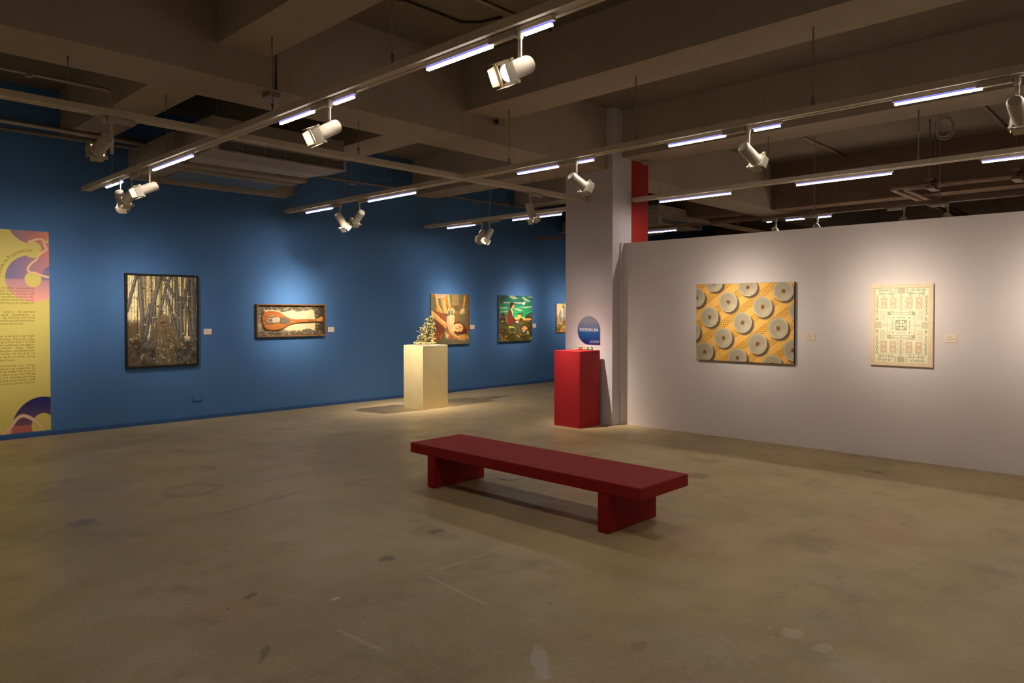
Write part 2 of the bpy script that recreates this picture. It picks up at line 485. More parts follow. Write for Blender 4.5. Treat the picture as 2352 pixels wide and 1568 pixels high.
# ------------------------------------------------------------------ lighting tracks
TZ = 3.0                                   # underside of every track
def track(name, label, axis, c, segs, tubes, rods, top, m='track', stems=None):
    s0 = segs[0][0]
    loc = (c, s0, TZ) if axis == 'Y' else (s0, c, TZ)
    t = thing(name, loc, label, 'lighting track', None)
    def bb(a, b, w0, w1, z0, z1):
        return (w0, w1, a, b, z0, z1) if axis == 'Y' else (a, b, w0, w1, z0, z1)
    for (a, b) in segs:
        bm = bmesh.new()
        bm_box(bm, *bb(a, b, c - 0.05, c + 0.05, TZ + 0.018, TZ + 0.05))
        bm_box(bm, *bb(a, b, c - 0.05, c - 0.022, TZ, TZ + 0.018))
        bm_box(bm, *bb(a, b, c + 0.022, c + 0.05, TZ, TZ + 0.018))
        bm_box(bm, *bb(a, b, c - 0.022, c + 0.022, TZ + 0.006, TZ + 0.018))
        part('channel', bm, M[m], t)
    for (a, b) in tubes:
        tb = boxpart('light_tube', bb(a, b, c - 0.011, c + 0.011, TZ - 0.052, TZ - 0.041), M['tubeglow'], t)
        tb.data.materials.append(M['tube'])                # the diffuser sends its light downwards
        for f in tb.data.polygons: f.material_index = 1 if f.normal.z < -.5 else 0
        boxpart('fringe_strip', bb(a, b, c - 0.0105, c + 0.0105, TZ - 0.041, TZ - 0.029), M['tubefringe'], tb)  # glowing strip stands in for the blue lens fringe above the tube
        boxpart('tube_base', bb(a - 0.015, b + 0.015, c - 0.014, c + 0.014, TZ - 0.029, TZ), M['track'], tb)
    for r in rods:
        zt = top(r) if callable(top) else top
        bm = bmesh.new()
        p = (c, r) if axis == 'Y' else (r, c)
        bm_tube(bm, [(p[0], p[1], TZ + 0.05), (p[0], p[1], TZ + 0.13)], 0.014, 8)
        bm_tube(bm, [(p[0], p[1], TZ + 0.13), (p[0], p[1], zt)], 0.006, 8)
        part('hanger_rod', bm, M['rod'], t)
    return t

def seq(first, n, step):
    return [(a - k * step, b - k * step) for k in range(n) for (a, b) in first]

T1X, T2X, T3X, T4X, TXY = 2.77, 5.50, 8.20, 11.20, 6.05
t1 = [(8.68, 9.21), (6.78, 7.75), (4.65, 5.13), (4.14, 4.38), (2.81, 3.36), (2.38, 2.57)] + seq([(1.0, 1.55), (.57, .76)], 3, 1.81)
t2 = [(8.76, 9.45), (6.91, 7.89), (4.64, 5.19), (4.20, 4.37), (2.84, 3.37), (2.38, 2.59), (1.04, 1.56)] + seq([(.57, .78), (-.77, -.25)], 2, 1.81)
t3a = [(8.73, 9.42), (6.86, 7.31), (7.33, 7.85)]
t3b = [(4.16, 5.16), (2.35, 3.35)] + seq([(.54, 1.54)], 2, 1.81)
t4 = [(6.72, 7.31), (4.98, 5.05), (4.45, 4.74), (4.05, 4.26)] + seq([(.9, 1.5)], 2, 1.81)
track('lighting_track', 'grey lighting track across the ceiling nearest to the camera, with the brightest spotlight', 'Y', T1X, [(YF, 10.0)], t1, [-1.2, .5, 2.1, 3.71, 5.26, 7.4, 9.0], 3.65)
track('lighting_track', 'grey lighting track passing in front of the white column', 'Y', T2X, [(YF, 10.0)], t2, [-1.1, .5, 2.13, 3.72, 5.32, 8.45], 3.65)
track('lighting_track', 'short grey lighting track between the column and the blue wall', 'Y', T3X, [(6.42, 10.0)], t3a, [8.37, 6.95], 3.57)
track('lighting_track', 'grey lighting track running above the white partition from the column', 'Y', T3X, [(YF, 5.58)], t3b, [-1.1, .5, 2.10, 3.69], 3.57)
track('lighting_track', 'worn brown lighting track farthest back above the white partition', 'Y', T4X, [(YF, 10.0)], t4, [.9, 2.6, 4.3, 7.4], lambda y: 4.2 if y < 6.3 else 3.65, 'trackbrown')
track('cross_track', 'grey track under the deep beam, ending at the column', 'X', TXY, [(XL, T1X - .05), (T1X + .05, T2X - .05), (T2X + .05, 7.745)], [], [-.9, 1.57, 4.10, 6.68], 3.39)
track('cross_track', 'brown track behind the column, crossing the farthest track', 'X', TXY, [(8.595, T4X - .05), (T4X + .05, 18.9)], [], [9.6, 12.2], 3.39, 'trackbrown')

# ------------------------------------------------------------------ track spotlights
def spot_meshes():
    d = {}
    bm = bmesh.new()
    bm_lathe(bm, [(0.030, -0.066), (0.037, -0.060), (0.040, -0.05), (0.040, 0.083), (0.041, 0.083), (0.041, 0.092), (0.036, 0.092), (0.036, 0.0875)], n=28)
    d['lamp_body'] = done(bm, 'lamp_body')
    bm = bmesh.new(); bm_lathe(bm, [(0.0355, 0.0876), (0.0355, 0.0886), (0.030, 0.0905), (0.012, 0.092)], n=28)
    d['lens'] = done(bm, 'lens')
    bm = bmesh.new()
    for b in ((-.05, .05, .038, .05), (-.05, .05, -.05, -.038), (-.05, -.038, -.038, .038), (.038, .05, -.038, .038)):
        bm_box(bm, *b, 0.093, 0.098)
    for sx in (-1, 1):
        for sy in (-1, 1):
            bm_box(bm, sx * .046 - .007, sx * .046 + .007, sy * .046 - .007, sy * .046 + .007, 0.084, 0.103)
    d['door_ring'] = done(bm, 'door_ring')
    bm = bmesh.new()
    a, c = 0.042, 0.036
    vs = [(-a, 0.050, 0.0985), (a, 0.050, 0.0985), (c, 0.0515, 0.148), (-c, 0.0515, 0.148)]
    n = 0.0022
    lo = [bm.verts.new(v) for v in vs]; hi = [bm.verts.new((x, y + n, z)) for (x, y, z) in vs]
    bm.faces.new(lo); bm.faces.new(hi[::-1])
    for k in range(4): bm.faces.new((lo[k], lo[(k + 1) % 4], hi[(k + 1) % 4], hi[k]))
    d['barn_door'] = done(bm, 'barn_door')
    bm = bmesh.new()                                   # driver box along +Y, turret at the origin, z = 0 is the track underside
    bm_box(bm, -.018, .018, .025, .225, -.042, 0, bev=.006)
    d['adapter_box'] = done(bm, 'adapter_box')
    bm = bmesh.new()
    bm_lathe(bm, [(0.019, 0), (0.021, -.006), (0.021, -.045), (0.016, -.062), (0.008, -.066)], n=18)
    bm_box(bm, -.005, .005, -.011, .011, -.165, -.06, bev=.002)
    d['stem'] = done(bm, 'stem')
    for k, mm in (('lamp_body', 'lamp'), ('lens', 'lens'), ('door_ring', 'lamp'), ('barn_door', 'lamp'), ('adapter_box', 'lamp'), ('stem', 'lamp')):
        d[k].materials.append(M[mm])
    return d
SM = spot_meshes()

def beam_profile(ld, size):
    """soft reflector beam: a bright core of the given width plus a faint wide skirt"""
    ld.use_nodes = True
    N, L = ld.node_tree.nodes, ld.node_tree.links
    em = N['Emission']
    tc = N.new('ShaderNodeTexCoord'); nv = N.new('ShaderNodeVectorMath'); nv.operation = 'NORMALIZE'
    sp = N.new('ShaderNodeSeparateXYZ')
    L.new(tc.outputs['Normal'], nv.inputs[0]); L.new(nv.outputs[0], sp.inputs[0])
    def m(op, a, b):
        n = N.new('ShaderNodeMath'); n.operation = op
        for i, v in enumerate((a, b)):
            if isinstance(v, (int, float)): n.inputs[i].default_value = v
            else: L.new(v, n.inputs[i])
        return n.outputs[0]
    n = N.new('ShaderNodeMath'); n.operation = 'ABSOLUTE'; L.new(sp.outputs[2], n.inputs[0])
    d = m('SUBTRACT', 1.0, n.outputs[0])
    def lobe(deg, k):
        s = math.radians(deg) ** 2 / 2
        return m('MULTIPLY', k, m('POWER', math.e, m('MULTIPLY', d, -1.0 / s)))
    t = m('ADD', lobe(size * 0.29, 1.08), lobe(size * 0.72, 0.125))
    L.new(t, em.inputs['Strength'])

def spotlight(x, y, axis, target, label, power=1.0, size=50, flip=1, lit=True):
    t = thing('track_spotlight', (x, y, TZ), label, 'spotlight', 'spotlights on the lighting tracks')
    ab = link('adapter_box', SM['adapter_box'], t)
    if axis == 'X': ab.rotation_euler[2] = -math.pi / 2 * flip
    elif flip < 0: ab.rotation_euler[2] = math.pi
    link('stem', SM['stem'], t)
    b = link('lamp_body', SM['lamp_body'], t); b.location = (0, 0, -0.212); b.scale = (1.22, 1.22, 1.22)
    d = Vector(target) - Vector((x, y, TZ - 0.212))
    b.rotation_mode = 'QUATERNION'; b.rotation_quaternion = d.to_track_quat('Z', 'Y')
    link('lens', SM['lens'], b); link('door_ring', SM['door_ring'], b)
    for k in range(4):
        q = link('barn_door', SM['barn_door'], b); q.rotation_euler[2] = k * math.pi / 2
    if lit:
        ld = bpy.data.lights.new('lamp_light', 'SPOT'); ld.energy = SPOT_W * power; ld.color = SPOT_COL
        ld.spot_size = math.radians(110); ld.spot_blend = 1.0; ld.shadow_soft_size = 0.022
        beam_profile(ld, size)
        lo = bpy.data.objects.new('lamp_light', ld); COL.objects.link(lo); lo.parent = b
        lo.location = (0, 0, 0.10); lo.rotation_euler = (math.pi, 0, 0)
    return t

spotlight(T1X, 2.60, 'Y', (XL, 2.6, 0.0), 'large white spotlight with glowing round lens facing the camera, nearest of all', 1.0)
spotlight(T1X, 4.44, 'Y', (-2.1, 4.5, 0.0), 'white spotlight on the near track, aimed left, above the air conditioner grille', 1.0)
spotlight(T1X, 7.86, 'Y', (XL, 7.4, 0.3), 'white spotlight aimed left near the wall end of the near track', 0.9, 50)
spotlight(T1X, 8.38, 'Y', (2.25, 10.1, 1.45), 'spotlight at the wall end of the near track, aimed towards the yellow banner', 0.35, 56, -1)
spotlight(T1X, 8.74, 'Y', (3.6, 10.1, 1.40), 'spotlight at the wall end of the near track, aimed down at the forest painting', 0.42, 60)
spotlight(1.80, TXY, 'X', (1.55, 10.1, 1.45), 'spotlight on the cross track at far left, aimed at the yellow banner', 1.0, 46)
spotlight(6.63, TXY, 'X', (7.52, 5.93, 0.80), 'spotlight on the cross track beside the column, aimed at the red plinth', 1.5, 38)
spotlight(T2X, 8.10, 'Y', (5.62, 10.1, 1.50), 'spotlight tilted left below the middle track, aimed at the paddle picture', 1.6, 42, -1)
spotlight(T2X, 8.56, 'Y', (7.25, 8.80, 0.80), 'spotlight tilted right below the middle track, aimed at the cream plinth', 1.5, 50)
spotlight(T2X, 4.41, 'Y', (7.97, 3.80, 1.50), 'spotlight in front of the white column, aimed at the bowls painting', 1.08, 37)
spotlight(T2X, 2.64, 'Y', (7.97, 2.18, 1.50), 'spotlight on the middle track, aimed at the pale patterned print', 1.0, 39)
spotlight(T2X, 0.85, 'Y', (7.97, 0.72, 1.50), 'spotlight cut by the right edge of the photo', 1.05, 41)
spotlight(T3X, 8.56, 'Y', (8.85, 10.1, 1.45), 'spotlight between column and blue wall, aimed at the painting of reaching hands', 0.95, 44)
spotlight(T3X, 8.38, 'Y', (7.25, 8.80, 0.80), 'spotlight between column and blue wall, aimed back at the tangled sculpture', 1.6, 50, -1)
spotlight(T4X, 8.40, 'Y', (10.65, 10.1, 1.45), 'spotlight hidden behind the column, aimed at the seated man painting', 1.1, 42)
spotlight(T4X, 8.00, 'Y', (12.3, 10.1, 1.45), 'spotlight hidden behind the column, aimed at the mountain painting', 1.1, 42)
for yy, lb in ((4.90, 'leftmost spotlight peeking over the top of the partition'), (4.25, 'second spotlight from the left peeking over the partition'),
               (3.04, 'third spotlight from the left peeking over the partition'), (2.50, 'rightmost spotlight peeking over the partition')):
    spotlight(T4X, yy, 'Y', (13.95, yy, 1.5), lb, 1.8, 56)

# ------------------------------------------------------------------ air conditioning units
def ac_unit(x0, label):
    x1 = x0 + 1.60
    t = thing('ceiling_air_conditioner', (x0, 7.42, 3.19), label, 'air conditioner')
    boxpart('housing', (x0, x1, 7.44, 9.62, 3.215, 3.55), M['ac'], t)
    boxpart('near_rail', (x0, x1, 7.46, 7.86, 3.19, 3.215), M['ac'], t, bev=.004)
    boxpart('middle_rail', (x0, x1 + .02, 8.32, 8.50, 3.175, 3.215), M['ac'], t, bev=.006)
    boxpart('middle_rail', (x0, x1 + .02, 8.56, 8.72, 3.165, 3.215), M['ac'], t, bev=.012)
    boxpart('far_rail', (x0, x1, 9.50, 9.60, 3.185, 3.215), M['ac'], t, bev=.004)
    boxpart('side_rail', (x0 - .10, x0, 8.20, 9.62, 3.16, 3.50), M['ac'], t, bev=.004)
    bm = bmesh.new()                                       # pale panel, narrower at one end
    lo = [bm.verts.new(v) for v in ((x0 + .04, 7.88, 3.208), (x1 + .03, 7.88, 3.208), (x1 - .10, 8.24, 3.208), (x0 + .10, 8.30, 3.208))]
    hi = [bm.verts.new((v.co.x, v.co.y, 3.2145)) for v in lo]
    bm.faces.new(lo); bm.faces.new(hi[::-1])
    for k in range(4): bm.faces.new((lo[k], lo[(k + 1) % 4], hi[(k + 1) % 4], hi[k]))
    part('underside_panel', bm, M['acpanel'], t)
    boxpart('filter_panel', (x0 + .28, x1 + .02, 8.74, 9.49, 3.205, 3.2145), M['acblue'], t)
    f = boxpart('wall_fascia', (x0 + .10, x1 + .55, 9.63, 9.88, 3.215, 3.42), M['ac'], t)
    boxpart('fascia_lip', (x0 + .05, x1 + .56, 9.82, 9.885, 3.195, 3.215), M['acpanel'], f)
    g = boxpart('grille_back', (x0 + .06, x1 - .03, 7.432, 7.44, 3.205, 3.305), M['acdark'], t)
    bm = bmesh.new()
    bm_box(bm, x0, x1, 7.40, 7.44, 3.305, 3.325); bm_box(bm, x0, x1, 7.40, 7.44, 3.185, 3.205)
    bm_box(bm, x0, x0 + .06, 7.40, 7.44, 3.205, 3.305); bm_box(bm, x1 - .03, x1, 7.40, 7.44, 3.205, 3.305)
    part('grille_frame', bm, M['acpanel'], t)
    for k in range(8):
        z = 3.2155 + k * 0.0117
        boxpart('slat', (x0 + .06, x1 - .03, 7.415, 7.43, z, z + .0032), M['acpanel'], g)
    for k in range(1, 6):
        xx = x0 + .06 + (x1 - x0 - .09) * k / 6
        boxpart('divider', (xx - .003, xx + .003, 7.409, 7.413, 3.205, 3.305), M['acpanel'], g)
    for (xx, yy) in ((x0 + .15, 7.65), (x1 - .15, 7.65), (x0 + .15, 9.45), (x1 - .15, 9.45)):
        bm = bmesh.new(); bm_tube(bm, [(xx, yy, 3.55), (xx, yy, ZS)], 0.006, 8)
        part('hanger_rod', bm, M['rod'], t)
    return t
ac_unit(3.24, 'grey ceiling air conditioner with long slatted grille near the blue wall')
ac_unit(11.75, 'far ceiling air conditioner seen between the column and the partition top')

# ------------------------------------------------------------------ pipes, conduits and small fittings
def pipe(name, pts, r, m, label, cat='pipe', n=10, clamps=(), joints=()):
    t = thing(name, pts[0], label, cat)
    bm = bmesh.new(); bm_tube(bm, pts, r, n); part('tube', bm, m, t)
    for c in clamps:
        bm = bmesh.new()
        bm_tube(bm, [(c[0], c[1], c[2] + r), (c[0], c[1], c[3])], 0.006, 8)
        bm_box(bm, c[0] - r - .012, c[0] + r + .012, c[1] - r - .012, c[1] + r + .012, c[2] - r - .008, c[2] - r)
        part('hanger', bm, M['rod'], t)
    for j in joints:
        bm = bmesh.new(); bm_tube(bm, [(j[0] - .05, j[1], j[2]), (j[0] + .05, j[1], j[2])], r * 1.25, n)
        part('coupling', bm, m, t)
    return t
pipe('ceiling_pipe', [(XL, 9.93, 3.60), (XR, 9.93, 3.64)], 0.035, M['pipe'], 'long grey pipe running along the top of the blue wall', clamps=[(6.6, 9.93, 3.61, 4.2), (9.4, 9.93, 3.615, 4.2)], joints=[(7.6, 9.93, 3.62), (10.2, 9.93, 3.625)])
pipe('ceiling_pipe', [(XL, 9.0, 3.49), (3.13, 9.0, 3.49)], 0.038, M['pipe'], 'grey pipe leading to the near air conditioner', clamps=[(1.4, 9.0, 3.49, 4.2)])
pipe('conduit', [(XL, 8.0, 3.73), (2.40, 8.0, 3.75), (2.45, 8.0, 3.74), (2.46, 8.0, 3.70), (2.46, 8.0, 3.11)], 0.018, M['pipe'], 'thin conduit at far left turning down into an open stub', clamps=[(0.7, 8.0, 3.745, 4.2), (1.75, 8.0, 3.745, 4.2)])
pipe('conduit', [(0.4, 4.55, 4.18), (5.21, 4.50, 4.18)], 0.020, M['pipe'], 'conduit on the ceiling crossing above the brightest spotlight')
pipe('conduit', [(8.51, 4.43, 4.18), (12.79, 4.43, 4.18)], 0.028, M['brownpipe'], 'brown ceiling conduit beyond the partition, nearer the column')
pipe('conduit', [(8.51, 2.07, 4.18), (12.79, 2.07, 4.18)], 0.028, M['brownpipe'], 'brown ceiling conduit beyond the partition, at far right')
pipe('loose_cable', [(3.3, 5.3, 4.185), (3.852, 4.977, 4.185), (4.2, 4.97, 4.185), (4.50, 4.97, 4.185), (4.62, 4.85, 4.185), (4.68, 4.62, 4.185)], 0.010, M['cable'], 'black cable curving across the ceiling above the near track', 'cable')
for dx, lb in ((0, 'brown pipe turning a corner above the partition, outer one'), (.13, 'brown pipe turning a corner above the partition, inner one')):
    pipe('ceiling_pipe', [(11.38 + dx, YF, 3.30), (11.38 + dx, 3.20 - dx, 3.30), (11.40 + dx, 3.25 - dx, 3.30), (11.46 + dx, 3.27 - dx, 3.30), (XR, 3.27 - dx, 3.30)], 0.034, M['brownpipe'], lb)
for yy, lb in ((2.75, 'bracket clamping the brown pipes, nearer the column'), (1.75, 'bracket clamping the brown pipes, at far right')):
    t = thing('pipe_bracket', (11.44, yy, 3.24), lb, 'bracket')
    boxpart('lower_bar', (11.28, 11.62, yy - .05, yy + .05, 3.23, 3.264), M['brownpipe'], t)
    boxpart('upper_bar', (11.28, 11.62, yy - .05, yy + .05, 3.336, 3.37), M['brownpipe'], t)
    for xx in (11.30, 11.60):
        bm = bmesh.new(); bm_tube(bm, [(xx, yy, 3.24), (xx, yy, ZS)], 0.008, 8); part('hanger_rod', bm, M['brownpipe'], t)
# coil of cable hanging beyond the partition
t = thing('cable_coil', (8.56, 1.95, 3.34), 'loop of pale cable hanging from the ceiling beam above the partition', 'cable')
for k, (rr, dz, dx) in enumerate(((.105, 0, 0), (.095, -.012, .012), (.112, -.02, .024))):
    bm = bmesh.new()
    bm_tube(bm, [(8.56 + dx, 1.95 + rr * .75 * math.cos(a), 3.44 + dz + rr * math.sin(a)) for a in np.linspace(0, 2 * math.pi, 25)], 0.006, 8, cap=False)
    part('cable_loop', bm, M['pipe'], t)
bm = bmesh.new(); bm_tube(bm, [(8.57, 1.95, 3.53), (8.57, 1.95, 3.60), (8.50, 1.95, 3.64)], 0.006, 8); part('hook', bm, M['rod'], t)
# fittings on the beams
t = thing('junction_box', (5.69, 5.69, 3.60), 'small grey box with a dark lens on the face of the deep beam', 'junction box')
boxpart('housing', (5.66, 5.76, 5.64, 5.70, 3.585, 3.665), M['lampdark'], t, bev=.006)
bm = bmesh.new(); bm_tube(bm, [(5.65, 5.655, 3.62), (5.61, 5.62, 3.60), (5.59, 5.60, 3.59)], [.018, .022, .020], 14); part('lens_barrel', bm, M['cable'], t)
t = thing('junction_box', (3.05, 5.80, 3.34), 'small white box with conduit on the underside of the deep beam', 'junction box')
boxpart('housing', (2.99, 3.10, 5.74, 5.86, 3.345, 3.39), M['lampdark'], t, bev=.004)
bm = bmesh.new(); bm_tube(bm, [(3.03, 5.685, 3.39), (3.03, 5.685, 3.9)], .010, 8); part('conduit', bm, M['cable'], t)
t = thing('smoke_detector', (8.40, 5.45, 3.53), 'white smoke detector under the beam beside the column', 'smoke detector')
bm = bmesh.new(); bm_lathe(bm, [(.055, 3.57), (.055, 3.545), (.045, 3.525), (.02, 3.515)], (8.36, 5.50, 0), 24); part('cover', bm, M['lamp'], t)
bm = bmesh.new(); bm_lathe(bm, [(.062, 3.570), (.062, 3.562)], (8.36, 5.50, 0), 24); part('base_ring', bm, M['lampdark'], t)

# ------------------------------------------------------------------ plinths and bench
def plinth(name, x0, x1, y0, y1, z1, m, label):
    t = thing(name, ((x0 + x1) / 2, (y0 + y1) / 2, 0), label, 'plinth')
    k = 0.018
    boxpart('side_panel', (x0, x0 + k, y0, y1, 0, z1 - k), m, t, bev=.0012)
    boxpart('side_panel', (x1 - k, x1, y0, y1, 0, z1 - k), m, t, bev=.0012)
    boxpart('side_panel', (x0 + k, x1 - k, y0, y0 + k, 0, z1 - k), m, t, bev=.0012)
    boxpart('side_panel', (x0 + k, x1 - k, y1 - k, y1, 0, z1 - k), m, t, bev=.0012)
    boxpart('top_panel', (x0, x1, y0, y1, z1 - k, z1), m, t, bev=.0015)
    return t
plinth('red_plinth', 7.25, 7.68, 5.75, 6.18, 0.995, M['red'], 'tall red plinth holding small round jars, beside the white column')
plinth('cream_plinth', 6.96, 7.46, 8.57, 9.05, 0.985, M['cream'], 'tall cream plinth holding the tangled sculpture')

t = thing('bench', (4.215, 3.80, 0), 'long low dark red bench with two slab legs in the middle of the floor', 'bench')
boxpart('seat', (3.915, 4.515, 2.60, 5.00, 0.269, 0.357), M['redbench'], t, bev=.008)
boxpart('leg', (3.917, 4.513, 2.86, 2.952, 0, 0.269), M['redbench'], t, bev=.008)
boxpart('leg', (3.917, 4.513, 4.68, 4.77, 0, 0.269), M['redbench'], t, bev=.008)

t = thing('floor_box_cover', (4.637, 4.484, 0), 'round metal cover set in the floor under the bench', 'floor cover')
bm = bmesh.new(); bm_lathe(bm, [(.085, 0), (.085, .004), (.08, .006), (.068, .006)], (4.637, 4.484, 0), 28); part('rim', bm, M['rod'], t)
bm = bmesh.new(); bm_lathe(bm, [(.067, .001), (.067, .005), (.0, .0052)], (4.637, 4.484, 0), 28); part('lid', bm, M['lampdark'], t)

t = thing('wall_socket', (4.165, YB, 0.25), 'blue painted socket cover low on the blue wall', 'wall socket')
boxpart('plate', (4.10, 4.232, YB - .012, YB, .255, .345), M['blue'], t, bev=.004)
boxpart('cover_flap', (4.112, 4.220, YB - .018, YB - .012, .268, .334), M['blue'], t, bev=.003)

# ------------------------------------------------------------------ small jars on the red plinth
jars = [(7.520, 6.028, (232, 212, 150), (60, 52, 44), 'cream jar with dark cap, leftmost on the red plinth', .66),
        (7.545, 5.988, (214, 46, 58), (70, 44, 40), 'crimson jar with dark cap, second from the left on the red plinth', .70),
        (7.590, 5.982, (232, 84, 60), (64, 46, 40), 'orange-red jar with dark cap, third from the left on the red plinth', .72),
        (7.578, 5.934, (240, 188, 78), (96, 140, 60), 'yellow jar with green cap on the red plinth', .72),
        (7.603, 5.894, (70, 150, 92), (104, 26, 40), 'green jar with dark red cap on the red plinth', .72),
        (7.630, 5.851, (112, 168, 130), (36, 54, 52), 'pale teal jar with dark cap, rightmost on the red plinth', .80)]
for (x, y, c, k, lb, s) in jars:
    t = thing('round_jar', (x, y, 0.995), lb, 'jar', 'small round jars on the red plinth')
    bm = bmesh.new()
    bm_lathe(bm, [(.012 * s, .995), (.024 * s, .999), (.028 * s, .995 + .014 * s), (.029 * s, .995 + .022 * s), (.026 * s, .995 + .033 * s), (.017 * s, .995 + .040 * s)], (x, y, 0), 20)
    j = part('jar_body', bm, mat('jar_glaze', rgb(*c), .3, var=.08, scale=40), t)
    bm = bmesh.new()
    bm_lathe(bm, [(.029 * s, .995 + .017 * s), (.0297 * s, .995 + .019 * s), (.0297 * s, .995 + .023 * s), (.0285 * s, .995 + .026 * s)], (x, y, 0), 20)
    part('painted_band', bm, mat('jar_band', tuple(min(1, v * 1.35 + .02) for v in rgb(*c)[:3]) + (1,), .35), j)
    bm = bmesh.new()
    bm_lathe(bm, [(.016 * s, .995 + .039 * s), (.018 * s, .995 + .042 * s), (.017 * s, .995 + .052 * s), (.010 * s, .995 + .055 * s)], (x, y, 0), 16)
    part('cap', bm, mat('jar_cap', rgb(*k), .4), t)

# ------------------------------------------------------------------ tangled sculpture
M['branch'] = mat('pale_twisted_branch', rgb(196, 182, 124), .6, var=.3, scale=30)
M['branchdark'] = mat('olive_twisted_branch', rgb(84, 80, 42), .6, var=.35, scale=30)
def sculpture():
    cx, cy, z0 = 7.195, 8.835, 0.985
    t = thing('tangled_sculpture', (cx, cy, z0), 'pale tangled branch sculpture on the cream plinth', 'sculpture')
    bm = bmesh.new(); bm_lathe(bm, [(.165, z0), (.175, z0 + .006), (.172, z0 + .018), (.150, z0 + .022)], (cx, cy, 0), 32)
    part('base', bm, mat('sculpture_base', rgb(142, 128, 104), .6), t)
    R = random.Random(5)
    side = Vector((0.69, -0.72, 0))                      # across the view from the room
    def spine(h):                                        # leans towards one side as it rises
        return Vector((cx, cy, z0)) + side * (0.02 + 0.10 * h) + Vector((0, 0, 0.02 + 0.46 * h))
    def width(h): return 0.150 * (1 - h) ** 0.8 + 0.022
    def curl(p, d, n, step, r0, tw):
        pts = [p.copy()]; d = d.normalized()
        ax = Vector((R.uniform(-1, 1), R.uniform(-1, 1), R.uniform(-1, 1))).normalized()
        for i in range(n):
            d = Quaternion(ax, tw * R.uniform(.5, 1.2)) @ d
            if R.random() < .25: ax = (ax + Vector((R.uniform(-1, 1), R.uniform(-1, 1), R.uniform(-1, 1))) * .8).normalized()
            p = p + d * step
            p.z = max(p.z, z0 + .02)
            pts.append(p.copy())
        return pts
    def arc_loop(c, rad, r0, sweep):
        n1 = Vector((R.gauss(0, 1), R.gauss(0, 1), R.gauss(0, 1))).normalized()
        s, t2 = frame_of(n1); a0 = R.uniform(0, 6.28)
        k = 11
        pts = [c + (s * math.cos(a0 + sweep * i / k) + t2 * math.sin(a0 + sweep * i / k)) * rad * (1 + .25 * i / k) for i in range(k + 1)]
        for p in pts: p.z = max(p.z, z0 + .016)
        return pts, [r0 * (1 - .55 * i / k) for i in range(k + 1)]
    for nm, mm, loops, curls in (('tangled_branches', 'branch', 62, 70), ('dark_branches', 'branchdark', 44, 40)):
        bm = bmesh.new()
        for k in range(loops):
            h = R.random() ** 1.25 * .95
            a = R.uniform(0, 2 * math.pi); w = width(h) * (R.uniform(.45, .92) if mm == 'branch' else R.uniform(.1, .75))
            c = spine(h) + Vector((math.cos(a) * w, math.sin(a) * w, 0))
            pts, rr = arc_loop(c, R.uniform(.018, .045) * (1.15 - .5 * h), R.uniform(.0055, .0085), R.uniform(2.6, 5.4))
            bm_tube(bm, pts, rr, 6)
        for k in range(curls):                             # denser litter of twigs low down
            h = R.random() ** 2.4 * .8
            a = R.uniform(0, 2 * math.pi); w = width(h) * R.uniform(.2, .95)
            p = spine(h) + Vector((math.cos(a) * w, math.sin(a) * w, R.uniform(-.02, .02)))
            d = Vector((-math.sin(a) + R.uniform(-.5, .5), math.cos(a) + R.uniform(-.5, .5), R.uniform(-.4, .6)))
            n = R.randint(5, 8); r0 = R.uniform(.005, .008)
            pts = curl(p, d, n, R.uniform(.009, .013), r0, R.uniform(.3, .7))
            bm_tube(bm, pts, [r0 * (1 - .6 * i / n) for i in range(len(pts))], 6)
        if mm == 'branch':
            for k in range(9):                             # rim of twigs lying round the base
                a0 = k * .7
                bm_tube(bm, [(cx + .155 * math.cos(a0 + s * .13), cy + .155 * math.sin(a0 + s * .13), z0 + .035 + .012 * math.sin(s * 1.7 + k)) for s in range(8)], .008, 6)
        o = part(nm, bm, M[mm], t); o['kind'] = 'stuff'
    # two main stems and the hooked tip
    bm = bmesh.new()
    bm_tube(bm, [spine(-.02) + side * -.06, spine(.25) + side * -.05, spine(.5) + side * .0, spine(.72) + side * -.035, spine(.82) + side * .01, spine(.8) + side * .06], [.014, .012, .011, .010, .009, .006], 8)
    bm_tube(bm, [spine(-.02) + side * .09, spine(.3) + side * .06, spine(.55) + side * .055, spine(.8) + side * .05, spine(.98) + side * .02, spine(1.06) + side * -.005], [.012, .010, .009, .008, .006, .003], 8)
    bm_tube(bm, [spine(.5) + side * .05, spine(.56) + side * .10, spine(.48) + side * .125, spine(.42) + side * .13], [.007, .006, .005, .003], 8)
    bm_tube(bm, [spine(.5) + side * -.07, spine(.56) + side * -.12, spine(.56) + side * -.16], [.006, .005, .002], 8)
    bm_tube(bm, [spine(.36) + side * -.10, spine(.42) + side * -.15, spine(.43) + side * -.19], [.006, .005, .002], 8)
    part('main_stem', bm, M['branch'], t)
sculpture()
